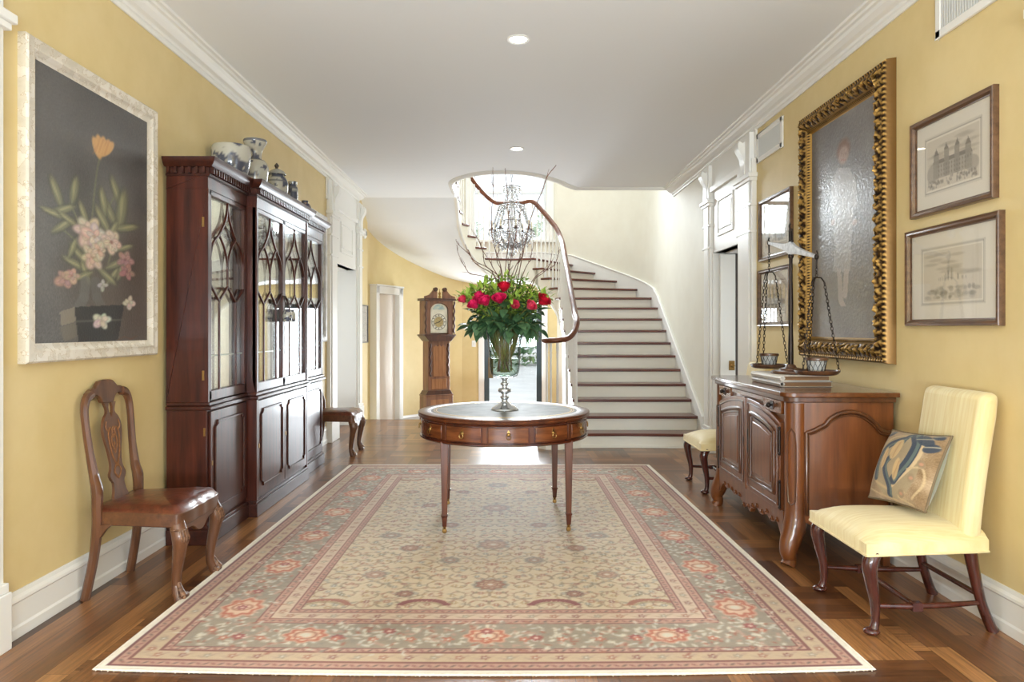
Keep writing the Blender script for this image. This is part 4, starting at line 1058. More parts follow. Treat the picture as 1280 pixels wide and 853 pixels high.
# ================================================================ FLOWERS
MOUTH = Vector((VX, VY, VZ+.58))
def pt(u, v, Y): return Vector(((u-637)*Y/910, Y, EYE-(v-411)*Y/910))
def leaf(mb, p, d, up, L, w_, fold=.25, n=4, curl=.15):
    d = d.normalized(); s_ = d.cross(up)
    if s_.length < 1e-3: s_ = d.cross(Vector((1,.2,0)))
    s_.normalize(); nrm = s_.cross(d).normalized(); vs = []; fs = []
    for i in range(n+1):
        t = i/n; wd = w_*math.sin(PI*min(1, t**.75))*.5
        c = p+d*(L*t)-nrm*(curl*L*t*t)
        vs += [c-s_*wd+nrm*wd*fold, c, c+s_*wd+nrm*wd*fold]
    for i in range(n):
        b = 3*i; fs += [(b,b+1,b+4,b+3), (b+1,b+2,b+5,b+4)]
    mb.add(vs, fs)
def stem_curve(tip, k=None):
    a = random.random()*2*PI
    dirx = (tip-MOUTH); hd = Vector((dirx.x, dirx.y, 0)); hd = hd.normalized() if hd.length > 1e-3 else Vector((1,0,0))
    foot = Vector((VX,VY,VZ+.26))-hd*random.uniform(.0,.06)+Vector((random.uniform(-.02,.02), random.uniform(-.02,.02), random.uniform(0,.02)))
    lip = MOUTH+hd*random.uniform(.07,.125)
    return spline([foot, foot.lerp(lip, .55)+hd*.02+Vector((random.uniform(-.008,.008), random.uniform(-.008,.008), 0)), lip, lip.lerp(tip, .55)+Vector((0,0,.02)), tip], 6)
def sprig(name, label, group, tip, mat, nl, L, w_, start, r=.0036):
    c = stem_curve(tip)
    t = thing(name, label, 'greenery', c[0], 0, group)
    m1 = MB(); m1.tube(c, [r]*len(c), 6); m1.build('stem', M['stem'], t, world=True, smooth=60)
    m2 = MB(); cs = [Vector(p) for p in c]; n = len(cs)-1
    for i in range(nl):
        f = lerp(start, 1.0, i/(nl-1))*n; k = min(int(f), n-1); p = cs[k].lerp(cs[k+1], f-k); d = (cs[k+1]-cs[k]).normalized()
        a = i*2.4+random.random(); ref = d.cross(Vector((.3,.9,.2))).normalized(); ot = Matrix.Rotation(a, 3, d) @ ref
        ld = (d*.55+ot).normalized() if i < nl-1 else d
        leaf(m2, p, ld, Vector((0,0,1))+ot*.3, L*random.uniform(.75,1.15), w_*random.uniform(.8,1.15), curl=random.uniform(.05,.3))
    m2.build('leaves', mat, t, world=True, smooth=180, recalc=False)
    return t
def ctr(u, v, Y): return pt(u, v, Y)
random.seed(21)
# dark large-leaved stems low around the rim
for i in range(17):
    a = 2*PI*i/17+random.uniform(-.12,.12); r = random.uniform(.15,.26)
    sprig('salal_stem', 'dark green broad-leaved stem low in the bouquet in the glass vase', 'dark leafy stems in the vase', MOUTH+Vector((r*math.cos(a), r*math.sin(a), random.uniform(.0,.17))), M['leaf_dk'], 9, .105, .064, .58)
for i in range(7):
    a = 2*PI*i/7+.3; r = random.uniform(.05,.14)
    sprig('salal_stem', 'dark green broad-leaved stem low in the bouquet in the glass vase', 'dark leafy stems in the vase', MOUTH+Vector((r*math.cos(a), r*math.sin(a), random.uniform(.12,.2))), M['leaf_dk'], 9, .10, .06, .55)
for i in range(14):
    a = 2*PI*i/14+random.uniform(-.15,.15); r = random.uniform(.19,.27)
    sprig('salal_stem', 'dark green broad-leaved stem low in the bouquet in the glass vase', 'dark leafy stems in the vase', MOUTH+Vector((r*math.cos(a), r*math.sin(a), random.uniform(-.03,.06))), M['leaf_dk'], 8, .10, .07, .62)
# pale feathery sprigs above
for i in range(62):
    a = i*2.39996; q = math.sqrt((i+.5)/62); r = .335*q
    z = lerp(.36, .19, q**1.6)+random.uniform(-.03,.03)
    sprig('leafy_sprig', 'light green leafy sprig in the upper bouquet in the glass vase', 'light green sprigs in the vase', MOUTH+Vector((r*math.cos(a), r*math.sin(a)*.95, z)), M['leaf_lt'], 22, .058, .025, .6, .002)
# roses
def petal_shell(mb, c, R, h, a0, wid, open_, base=.35, n=6):
    vs = []; m_ = 5
    for j in range(m_+1):
        t = j/m_
        for i in range(n+1):
            s_ = i/n*2-1; a = a0+s_*wid
            rr = R*(base+(1-base)*math.sin(min(1, t*1.15)*PI/2))+open_*t**3*(1-.35*s_*s_)
            z = h*(t-.12*t*t*s_*s_*2.2)
            vs.append((c[0]+rr*math.cos(a), c[1]+rr*math.sin(a), c[2]+z-open_*.45*t**4))
    mb.add(vs, [(j*(n+1)+i, j*(n+1)+i+1, (j+1)*(n+1)+i+1, (j+1)*(n+1)+i) for j in range(m_) for i in range(n)])
def rose(label, u, v, Y, R, mat, tilt, opened=1.0):
    p = pt(u, v, Y); c = stem_curve(p)
    R *= .84
    t = thing('rose', label, 'rose', c[0], 0, 'roses in the glass vase')
    d = Vector(((p.x-VX)*1.1, -.16, .22+tilt*.5)).normalized()
    m1 = MB(); m1.tube(c[:-1]+[tuple(p-d*R*.8)], .0036, 6); m1.build('stem', M['stem'], t, world=True, smooth=60)
    q = d.to_track_quat('Z', 'Y').to_matrix().to_4x4(); Mr = Matrix.Translation(p-d*R*.95) @ q
    b = MB(); h = R*1.75
    for ring, (k, rr, hh, op) in enumerate(((3,.34,1.0,0),(4,.5,1.02,.04),(5,.68,1.0,.1),(5,.86,.95,.22*opened),(6,.98,.86,.38*opened))):
        for i in range(k): petal_shell(b, (0,0,0), R*rr, h*hh, 2*PI*i/k+ring*.7, PI/k*1.35, R*op)
    b.v = [tuple(Mr @ Vector(x)) for x in b.v]
    b.build('bloom', mat, t, world=True, smooth=180, recalc=False)
    s_ = MB()
    for i in range(5): a = 2*PI*i/5; leaf(s_, Mr @ Vector((0,0,.004)), q.to_3x3() @ Vector((math.cos(a), math.sin(a), .15)), d, R*.95, R*.3)
    s_.ball(Mr @ Vector((0,0,0)), R*.22, 8, 6); s_.build('sepals', M['leaf_dk'], t, world=True, smooth=60, recalc=False)
    return t
rose('small pink-red rosebud sticking out farthest left of the bouquet', 578, 374, 4.98, .034, M['rose_p'], .3, .3)
rose('crimson rose lowest in the left cluster of the bouquet', 592, 380, 4.86, .042, M['rose'], .15)
rose('crimson rose topmost in the left cluster of the bouquet', 599, 370, 4.9, .043, M['rose'], .45)
rose('crimson open rose on the right of the left cluster', 606, 376, 4.84, .043, M['rose'], .1)
rose('magenta rose with pale heart facing front at the bouquet centre', 624, 373, 4.80, .044, M['rose'], .0, 1.2)
rose('deep red rose highest in the bouquet', 630, 358, 4.84, .045, M['rose_d'], .6, .6)
rose('shaded pink-red rose tucked among leaves right of centre', 643, 381, 4.84, .036, M['rose_p'], -.3, .5)
rose('rosy pink rose hanging sideways right of the bouquet centre', 664, 382, 4.86, .040, M['rose_p'], -.1, .8)
rose('large bright red rose at the right edge of the bouquet', 680, 375, 4.92, .050, M['rose_d'], .2, 1.1)
# small berried tufts among the light sprigs
# bare curly branches
random.seed(5)
tw = [((570,299),(588,322),(618,345),4.95),((572,307),(584,340),(614,352),5.25),((584,312),(596,330),(621,350),5.05),((596,292),(608,322),(624,350),5.2),
      ((603,306),(606,328),(626,352),4.9),((619,209),(613,280),(628,348),5.15),((632,210),(634,270),(631,345),5.3),((627,300),(622,325),(627,350),4.95),
      ((694,206),(671,250),(648,345),5.05),((668,300),(664,322),(651,350),5.2),((655,296),(651,322),(643,350),4.92),((646,300),(648,325),(639,350),5.25),
      ((700,312),(690,333),(664,352),5.0),((691,313),(682,338),(668,353),5.3),((652,262),(644,300),(636,348),5.1),((640,318),(637,335),(634,350),4.85)]
for i, (a, b, c, Y) in enumerate(tw):
    A, B, Cc = pt(*a, Y), pt(*b, (Y+5.1)/2), pt(*c, 5.1)
    f = Vector((VX+random.uniform(-.05,.05), VY+random.uniform(-.05,.05), VZ+.27))
    lip = MOUTH.lerp(Vector((Cc.x, Cc.y, MOUTH.z)), .5)
    base = spline([f, lip, Cc, B, A], 7); m_ = len(base); pts = []
    for k, p in enumerate(base):
        t_ = k/(m_-1); amp = .012*min(1, max(0, t_-.35)*3)
        pts.append(Vector(p)+Vector((noise.noise((i*3.1, t_*7, 0)), noise.noise((i*3.1, t_*7, 9)), noise.noise((i*3.1, t_*7, 20))*.5))*amp*2)
    far = i == 8
    t = thing('curly_branch', 'long thick bare branch arching up to the right past the chandelier' if far else 'thin bare curly branch rising from the bouquet', 'branch', pts[0], 0, None if far else 'bare curly branches in the vase')
    mb = MB(); mb.tube(pts, [lerp(.0048, .0016 if not far else .0024, k/(m_-1)) for k in range(m_)], 6)
    mb.build('branch', M['twig'], t, world=True, smooth=60)
    mb = MB()
    for s_ in range(4):
        k = int(m_*random.uniform(.62,.93)); p = pts[k]; d = (pts[k]-pts[k-1]).normalized()
        o = Vector((random.uniform(-1,1), random.uniform(-1,1), random.uniform(.2,.8))).normalized(); L = random.uniform(.04,.11)
        mb.tube([p, p+(d+o*.5).normalized()*L*.5, p+(d+o*.2).normalized()*L], [.0018,.0014,.0009], 5)
        mb.ball(p+d*.012+o*.004, (.003,.003,.005), 6, 4)
    mb.build('twiglets', M['twig'], t, world=True, smooth=60)
# ================================================================ painted surfaces (colour stored per point of a fine grid)
class Ras:
    def __init__(s, x0, x1, y0, y1, res, base):
        s.x0, s.y0 = x0, y0; s.nx = int(round((x1-x0)/res))+1; s.ny = int(round((y1-y0)/res))+1
        s.xs = np.linspace(x0, x1, s.nx); s.ys = np.linspace(y0, y1, s.ny); s.res = res
        s.X, s.Y = np.meshgrid(s.xs, s.ys); s.c = np.empty((s.ny, s.nx, 3)); s.c[:] = np.array(base)/255.
    def win(s, x, y, r):
        i0 = max(0, int((x-r-s.x0)/s.res)); i1 = min(s.nx, int((x+r-s.x0)/s.res)+2); j0 = max(0, int((y-r-s.y0)/s.res)); j1 = min(s.ny, int((y+r-s.y0)/s.res)+2)
        return (slice(j0, max(j0, j1)), slice(i0, max(i0, i1)))
    def blend(s, w, m, col, a=1):
        k = (np.clip(m, 0, 1)*a)[..., None]; s.c[w] = s.c[w]*(1-k)+np.array(col)/255.*k
    def ell(s, x, y, rx, ry, col, a=1, rot=0, soft=None):
        w = s.win(x, y, max(rx, ry)*1.3+s.res); dx, dy = s.X[w]-x, s.Y[w]-y; c_, s_ = math.cos(rot), math.sin(rot)
        d = np.sqrt(((dx*c_+dy*s_)/rx)**2+((-dx*s_+dy*c_)/ry)**2); q = soft or s.res/min(rx, ry)
        s.blend(w, (1-d)/q+.5, col, a)
    def ring(s, x, y, rx, ry, t, col, a=1, rot=0, lob=0, amp=0):
        w = s.win(x, y, max(rx, ry)*1.4+t); dx, dy = s.X[w]-x, s.Y[w]-y; c_, s_ = math.cos(rot), math.sin(rot)
        u, v = (dx*c_+dy*s_)/rx, (-dx*s_+dy*c_)/ry; d = np.sqrt(u*u+v*v)
        if lob: d = d/(1+amp*np.cos(lob*np.arctan2(v, u)))
        s.blend(w, .5+(t/2-np.abs(d-1)*min(rx, ry))/s.res, col, a)
    def lob(s, x, y, r, n, amp, col, a=1, rot=0, asp=1):
        w = s.win(x, y, r*(1+amp)*max(1, asp, 1/asp)); dx, dy = (s.X[w]-x), (s.Y[w]-y)/asp
        th = np.arctan2(dy, dx)+rot; R = r*(1+amp*np.cos(n*th)); s.blend(w, .5+(R-np.hypot(dx, dy))/s.res, col, a)
    def line(s, pts, wd, col, a=1):
        pts = [np.array(p, float) for p in pts]
        for i in range(len(pts)-1):
            p, q = pts[i], pts[i+1]; m = (p+q)/2; L = np.linalg.norm(q-p); w = s.win(m[0], m[1], L/2+wd+s.res)
            X, Y = s.X[w], s.Y[w]; d = q-p; t = np.clip(((X-p[0])*d[0]+(Y-p[1])*d[1])/max(L*L, 1e-9), 0, 1)
            wi = wd if not isinstance(wd, tuple) else lerp(wd[0], wd[1], i/max(1, len(pts)-2))
            s.blend(w, .5+(wi/2-np.hypot(X-p[0]-t*d[0], Y-p[1]-t*d[1]))/s.res, col, a)
    def poly(s, pts, col, a=1):
        P_ = np.array(pts, float); c = (P_.min(0)+P_.max(0))/2; r = (P_.max(0)-P_.min(0)).max()/2; w = s.win(c[0], c[1], r+s.res)
        X, Y = s.X[w], s.Y[w]; ins = np.zeros(X.shape, bool); n = len(P_)
        for i in range(n):
            (xa, ya), (xb, yb) = P_[i], P_[(i+1) % n]
            if ya == yb: continue
            ins ^= ((ya > Y) != (yb > Y)) & (X < (xb-xa)*(Y-ya)/(yb-ya)+xa)
        s.blend(w, ins*1.0, col, a)
    def noise(s, amp, scale):
        for sc, am in ((scale, amp), (scale/2.3, amp*.6), (s.res*1.01, amp*.5)):
            nx, ny = max(2, int((s.xs[-1]-s.xs[0])/sc)+2), max(2, int((s.ys[-1]-s.ys[0])/sc)+2); g = RNG.standard_normal((ny, nx))
            fx, fy = np.linspace(0, nx-1.001, s.nx), np.linspace(0, ny-1.001, s.ny); ix, iy = fx.astype(int), fy.astype(int); tx, ty = (fx-ix)[None], (fy-iy)[:, None]
            v = g[iy][:, ix]*(1-tx)*(1-ty)+g[iy][:, ix+1]*tx*(1-ty)+g[iy+1][:, ix]*(1-tx)*ty+g[iy+1][:, ix+1]*tx*ty
            s.c += (v*am)[..., None]
    def lin(s):
        c = np.clip(s.c, 0, 1); return np.where(c <= .04045, c/12.92, ((c+.055)/1.055)**2.4).reshape(-1, 3)
    def mesh(s, fn):
        nx, ny = s.nx, s.ny; vs = [fn(x, y) for y in s.ys for x in s.xs]
        m = MB(); m.v = vs; i = np.arange(ny-1)[:, None]*nx+np.arange(nx-1)[None]; i = i.ravel()
        m.f = np.stack([i, i+1, i+nx+1, i+nx], 1).tolist(); return m

# ---- rug
RX, RY, RW, RL = -.10, 4.985, 2.985, 4.27
r = Ras(-RW/2, RW/2, -RL/2, RL/2, .0078, (198,178,146))
hw, hl = RW/2, RL/2
def frame(d0, d1, col, a=1):
    D = np.minimum(hw-np.abs(r.X), hl-np.abs(r.Y)); w = (slice(None), slice(None)); r.blend(w, ((D >= d0) & (D < d1))*1., col, a)
RED, RUST, PINK, OLV, BEI, SLATE, LT, ORG, DK = (122,64,52), (148,86,60), (176,136,114), (142,127,106), (184,158,126), (134,128,118), (204,194,174), (174,90,58), (86,62,50)
rs = random.Random(4)
# field: dense scrolling vines, palmettes and rosettes, mirrored left and right
fx, fy = hw-.62, hl-.62
VINE, SAGE, GOLD = (118,88,66), (124,112,88), (160,124,76)
def both(fn, x, y): fn(x, y, 1); fn(-x, y, -1)
def spiral(x, y, sg, rr, turn, ph, n=13, dec=.055):
    return [(x+sg*turn*rr*(1-dec*k)*math.cos(k*.5+ph), y+rr*(1-dec*k)*math.sin(k*.5+ph)) for k in range(n)]
for j in range(24):
    for i in range(8):
        cx_, cy_ = (i+.5)*fx/8, -fy+(j+.5)*2*fy/24; ph = (i*1.7+j*2.3) % 6.28; tn = 1 if (i+j) % 2 else -1; cs_ = [rs.choice((RUST, SAGE, PINK, SLATE, GOLD)) for _ in range(8)]
        def one(x, y, sg):
            sp = spiral(x, y, sg, .062, tn, ph); r.line(sp, .0075, VINE, .62)
            for q, k in enumerate((1, 3, 5, 7, 9, 11)): r.ell(sp[k][0]+sg*.010*(1 if q % 2 else -1), sp[k][1]+.009, .013, .0065, cs_[q], .72, sg*(q*1.1+ph))
            r.lob(sp[-1][0], sp[-1][1], .016, 6, .22, cs_[6], .85); r.ell(sp[-1][0], sp[-1][1], .006, .006, LT)
        both(one, cx_, cy_)
for j in range(50):
    for i in range(17):
        x, y = (i+.5)*fx/17+rs.uniform(-.02,.02), -fy+(j+.5)*2*fy/50+rs.uniform(-.02,.02); t = rs.random(); s_ = rs.uniform(.009,.017); an = rs.random()*3; c_ = rs.choice((RUST, SAGE, SLATE, PINK, GOLD, RED))
        if t < .22: both(lambda a, b, sg: (r.lob(a, b, s_*1.15, 6, .25, c_, .8), r.ell(a, b, s_*.4, s_*.4, LT)), x, y)
        elif t < .7: both(lambda a, b, sg: r.ell(a, b, s_*1.2, s_*.4, c_, .6, an*sg), x, y)
def palm(x, y, s_, rot=0, c1=RUST, c2=LT, c3=SLATE, a=.85):
    r.lob(x, y, s_*1.22, 12, .1, c3, .6*a, rot); r.lob(x, y, s_*1.02, 9, .1, VINE, .8*a, rot); r.lob(x, y, s_*.92, 9, .12, c1, .8*a, rot); r.lob(x, y, s_*.66, 9, .14, BEI, .95*a, rot); r.ring(x, y, s_*.48, s_*.48, .009, RED, .8*a); r.lob(x, y, s_*.34, 6, .2, c1, .7*a); r.ell(x, y, s_*.2, s_*.2, c2, a)
for x, y, s_, c in ((0,-fy+.33,.075,RUST),(.42,-fy+.2,.042,RED),(.62,-fy+.48,.055,PINK),(.24,-fy+.72,.05,SLATE),(.5,-fy+.95,.055,RUST),(0,-fy+1.02,.085,PINK),(.66,-.3,.06,SLATE),(.3,-.05,.055,RUST),(0,.42,.09,PINK),(.5,.5,.055,RUST),(.7,.95,.05,PINK),(.28,.95,.05,RED),(0,1.2,.075,SLATE),(.5,1.25,.055,PINK)):
    if x: both(lambda a, b, sg: palm(a, b, s_, 0, c), x, y)
    else: palm(x, y, s_, 0, c)
# paired saw-leaves at the ends of the field
for sy in (-1, 1):
    for cx_ in (.31, .78):
        for sx in (-1, 1):
            for k in range(15):
                a = math.radians(20+k*10); x, y = sx*cx_+.115*math.cos(a), sy*(fy-.035)-sy*.075*math.sin(a)*1.1
                if -fx < x < fx: r.lob(x, y, .017, 3, .3, (122,46,42) if cx_ < .5 else RUST, .95, a)
            r.line([(sx*cx_+.09*math.cos(q), sy*(fy-.03)-sy*.06*math.sin(q)) for q in np.linspace(.3, 2.8, 12)], .012, (150,130,90), .8)
# borders
frame(-1, .026, (226,216,198)); frame(.026, .04, (110,52,48)); frame(.04, .085, (178,134,112)); frame(.085, .097, RED); frame(.097, .17, BEI); frame(.17, .182, RED); frame(.182, .205, (184,144,122)); frame(.205, .214, RED)
frame(.214, .455, OLV); frame(.455, .466, RED); frame(.466, .50, (180,134,112)); frame(.50, .508, RED); frame(.508, .575, (198,172,146)); frame(.575, .583, RED); frame(.583, .612, (182,136,114)); frame(.612, .62, RED)
def along(d, step, fn):                                    # walk round a rectangle inset by d
    L, B = hl-d, hw-d
    for a, b, n in (((-B,-L),(B,-L),int(2*B/step)),((B,-L),(B,L),int(2*L/step)),((B,L),(-B,L),int(2*B/step)),((-B,L),(-B,-L),int(2*L/step))):
        for k in range(n): fn(lerp(a[0], b[0], (k+.5)/n), lerp(a[1], b[1], (k+.5)/n), k, abs(b[0]-a[0]) > 0)
for d, st_ in ((.062,.03),(.194,.03),(.483,.032),(.598,.03)):
    along(d, st_, lambda x, y, k, h: r.ell(x, y, .011, .005, (RED, DK)[k % 2], .9, (.7 if k % 2 else -.7)+(0 if h else PI/2)))
for d in (.133, .541):
    along(d, .10, lambda x, y, k, h: (r.lob(x, y, .017, 5, .25, (RUST, RED, OLV)[k % 3], .85), r.ell(x, y, .006, .006, LT)))
    along(d, .05, lambda x, y, k, h: r.ell(x, y+.012*(1 if k % 2 else -1)*(1 if h else 0), .02, .006, (168,140,116), .9, .5 if k % 2 else -.5))
def leafy(x, y, k, h):
    for _ in range(5):
        px, py = x+rs.uniform(-.05,.05)+(0 if h else rs.uniform(-.05,.05)), y+rs.uniform(-.05,.05)+(rs.uniform(-.05,.05) if h else 0)
        r.ell(px, py, rs.uniform(.010,.020), rs.uniform(.006,.009), rs.choice((LT, LT, (190,184,170), (132,120,104), PINK, RUST)), .85, rs.random()*3)
for d in (.25, .292, .335, .378, .42): along(d, .07, leafy)
along(.335, .6, lambda x, y, k, h: (r.lob(x, y, .095, 8, .1, DK if 0 else (196,150,124), .9, 0, .8 if h else 1.25), r.lob(x, y, .083, 8, .12, ORG, .95, 0, .8 if h else 1.25), r.lob(x, y, .064, 8, .12, (206,170,140), 1, 0, .8 if h else 1.25), r.ring(x, y, .045, .036, .010, RUST, .9), r.ell(x, y, .024, .02, LT)))
along(.335, .2, lambda x, y, k, h: None if k % 3 == 1 else (r.lob(x, y+(.045 if h and k % 2 else -.02), .026, 7, .2, (140,54,48), .95), r.ell(x, y+(.045 if h and k % 2 else -.02), .010, .010, (206,170,150))))
along(.30, .15, lambda x, y, k, h: (r.lob(x, y, .02, 5, .3, ORG, .8), r.ell(x, y, .007, .007, LT)))
r.noise(.022, .5)
for i in range(0, r.ny): r.c[i] *= 1+.018*math.sin(i*12.9)*math.sin(i*.37)
def rugpt(x, y):
    bow = -.045*(1-(x/hw)**2)*max(0, -y/hl)**2
    sx = 1-.022*(y/hl)
    return (x*sx, y+bow, .0085)
mesh = r.mesh(rugpt)
RG = thing('persian_rug', 'large faded cream and rust persian rug under the drum table', 'rug', (RX,RY,.0))
mesh.build('pile', colattr('rug_wool', .7, .4, 240, sheen=.18, spec=.6), RG, recalc=False, colors=r.lin(), smooth=180)
mb = MB(); pr_ = [(*rugpt(x, -hl)[:2],0) for x in np.linspace(-hw, hw, 24)]+[(*rugpt(hw, y)[:2],0) for y in np.linspace(-hl, hl, 10)[1:]]+[(*rugpt(x, hl)[:2],0) for x in np.linspace(hw, -hw, 24)[1:]]+[(*rugpt(-hw, y)[:2],0) for y in np.linspace(hl, -hl, 10)[1:-1]]
mb.tube([(x,y,.0055) for x, y, z in pr_], .009, 6, .005, (0,0,1), True); mb.build('selvedge', noisy('rug_selvedge', S(222,210,190), S(236,228,212), (60,60,60), 3, .9), RG, smooth=60)
rf = random.Random(9); fm = noisy('rug_fringe', S(222,212,194), S(236,228,214), (60,60,60), 3, .9)
for sy in (-1, 1):
    mb = MB()
    for i in range(170):
        x = lerp(-hw, hw, (i+.5)/170); p = rugpt(x, sy*hl); L = rf.uniform(.004,.010)
        mb.tube([(p[0],p[1],.006),(p[0]+rf.uniform(-.006,.006),p[1]+sy*L,.003)], .0028, 5)
    mb.build('fringe', fm, RG, smooth=60)

# ================================================================ FRAMED PICTURES
def fbox(parent, name, m, x, sgn, y0, y1, z0, z1, w_, d, prof=None, bevel=0):
    """mitred frame on the wall x, facing sgn; prof = (across 0 outer..1 inner, height)"""
    prof = prof or [(0,0),(0,.8),(.1,1),(.35,.85),(.6,.9),(.85,.5),(1,.45),(1,0)]
    mb = MB(); n = len(prof); vs = []; fs = []
    cs = [(y0,z0,1,1),(y1,z0,-1,1),(y1,z1,-1,-1),(y0,z1,1,-1)]
    for y, z, a, b in cs:
        for p, h in prof: vs.append((x+sgn*h*d, y+a*p*w_, z+b*p*w_))
    for i in range(4):
        j = (i+1) % 4
        for k in range(n): l = (k+1) % n; fs.append((i*n+k, i*n+l, j*n+l, j*n+k))
    mb.add(vs, fs); return mb.build(name, m, parent, world=True, smooth=30, bevel=bevel)
def canvas(parent, ras, x, name, m, kx=1):
    mesh = ras.mesh(lambda a, b: (x, a*kx, b)); return mesh.build(name, m, parent, world=True, recalc=False, colors=ras.lin(), smooth=0)

# ---- flower painting on the left wall
def LP(u, v): Y = 1920/(637-u); return (Y/1.7, EYE+(411-v)*Y/910)
t = thing('flower_painting', 'large dark still life of lilies in a pale marbled frame above the chair', 'painting', (XL,3.77,1.18))
marb = noisy('marbled_frame', S(206,198,182), S(226,220,208), (15,15,15), 8, .45, 0)
nt = marb.node_tree; rp = [n for n in nt.nodes if n.type == 'VALTORGB'][0]
e = rp.color_ramp.elements.new(.495); e.color = (*S(214,206,190), 1); e = rp.color_ramp.elements.new(.505); e.color = (*S(176,156,122), 1); e = rp.color_ramp.elements.new(.52); e.color = (*S(222,214,200), 1)
fbox(t, 'frame', marb, XL, 1, 3.18, 4.365, 1.185, 2.64, .088, .045)
KX = 1.7
a = Ras(3.262/KX, 4.283/KX, 1.267, 2.558, .0055, (88,86,84))
a.noise(.035, .3)
a.ell(4.1/KX, 1.55, .3, .35, (84,66,54), .5, 0, 1.0); a.ell(3.6/KX, 2.3, .35, .5, (104,103,102), .4, 0, 1.0)
def fl(u, v, r_, n, col, c2, amp=.35, rot=0):
    x, y = LP(u, v); rr = r_*x*KX/910; q = random.Random(int(u*7+v))
    dk = tuple(c*.62 for c in col)
    for lay, (k, sc) in enumerate(((n, 1.0), (max(3, n-1), .66))):
        for i in range(k):
            an = 2*PI*i/k+rot+lay*.5+q.uniform(-.25, .25); L = rr*sc*q.uniform(.85, 1.15); wd = L*q.uniform(.30, .42)
            px, py = x+L*.52*math.cos(an), y+L*.52*math.sin(an)
            a.ell(px, py, L*.56, wd*1.12, dk, .75, an, .5)
            cc = tuple(c*q.uniform(.86, 1.04) for c in col); a.ell(px, py, L*.52, wd, cc, .85, an, .45)
            a.ell(px+L*.12*math.cos(an), py+L*.12*math.sin(an), L*.3, wd*.45, tuple(min(255, c*1.08) for c in col), .6, an, .8)
            a.line([(x, y), (x+L*.85*math.cos(an), y+L*.85*math.sin(an))], .0045, c2, .45)
    a.ell(x, y, rr*.16, rr*.16, c2, .8, 0, .6)
GR, GR2 = (112,116,88), (138,138,104)
for q in (((118,300),(122,250),(126,215),(130,196)),((110,300),(100,270),(92,255)),((126,300),(140,262),(150,240)),((120,330),(98,300),(80,284)),((140,330),(150,290),(156,262))): a.line(spline([LP(*p) for p in q], 6), .008, GR, .8)
for u, v, L, an in ((76,240,18,1.9),(84,262,16,.5),(98,238,17,1.4),(72,266,14,2.9),(84,282,16,.7),(140,262,20,2.1),(150,240,18,1.9),(157,262,24,1.4),(134,276,18,2.1),(163,285,16,.3),(92,275,14,2.6),(100,330,16,2.7),(104,318,15,2.3),(112,340,14,1.9),(146,345,14,.9),(156,338,13,1.2),(96,310,13,1.2),(134,252,16,1.7),(145,290,15,1.1),(110,268,15,1.9),(150,330,15,.5),(108,345,14,3.6),(138,345,15,5.6),(160,310,12,.4)):
    x, y = LP(u, v); s_ = L*x*KX/910; a.ell(x, y, s_*1.1, s_*.34, (70,72,60), .7, an+.08, .5); a.ell(x, y, s_, s_*.26, GR2, .7, an, .6); a.ell(x+s_*.2*math.cos(an+.3), y+s_*.2*math.sin(an+.3), s_*.6, s_*.09, (166,162,122), .6, an+.1, .7); a.line([(x-s_*math.cos(an), y-s_*math.sin(an)), (x+s_*math.cos(an), y+s_*math.sin(an))], .004, (160,158,122), .5)
for du, dv, an in ((-5,0,1.9),(-2,-3,1.7),(2,-2,1.45),(6,0,1.2),(9,1,1.0)): x, y = LP(131+du, 185+dv); a.ell(x, y, .055, .02, (206,160,104), .95, an); a.line([(x-.02, y-.04), (x+.005, y+.04)], .004, (176,120,72), .6)
fl(117,290,19,6,(206,192,176),(170,140,120)); fl(123,296,15,5,(214,200,186),(172,146,126),.3,.5); fl(144,303,14,7,(212,196,178),(140,96,86)); fl(121,321,15,6,(204,184,160),(160,126,100),.3,.3); fl(128,313,11,5,(208,190,168),(160,128,104))
fl(88,349,13,5,(186,150,136),(140,98,90)); fl(95,345,9,5,(196,164,146),(150,110,96)); fl(161,325,11,5,(178,138,134),(130,86,88)); fl(163,340,10,5,(170,128,124),(126,84,84))
x, y = LP(118,365)
a.line([LP(*p) for p in ((112,352),(110,372),(104,384))], .05, (104,104,100), .7); a.line([LP(*p) for p in ((124,352),(126,372),(132,384))], .05, (96,94,90), .7)
a.poly([LP(*p) for p in ((98,384),(160,381),(152,425),(104,434))], (44,44,44)); a.poly([LP(*p) for p in ((80,390),(98,384),(100,402),(82,408))], (140,132,116), .8); a.poly([LP(*p) for p in ((80,410),(99,404),(102,420),(86,428))], (112,106,94), .8)
a.line([LP(100,402), LP(157,400)], .01, (94,92,86), .8)
fl(132,401,11,5,(214,206,190),(176,166,146),.45); fl(166,379,9,4,(208,196,176),(170,156,136),.4); fl(133,357,7,4,(190,186,176),(150,146,136),.3)
a.line([LP(152,425), LP(160,421), LP(168,424), LP(176,420)], .004, (104,70,50), .8)
canvas(t, a, XL+.02, 'canvas', colattr('old_oil_paint', .3, .25, 90, coat=.25), KX)

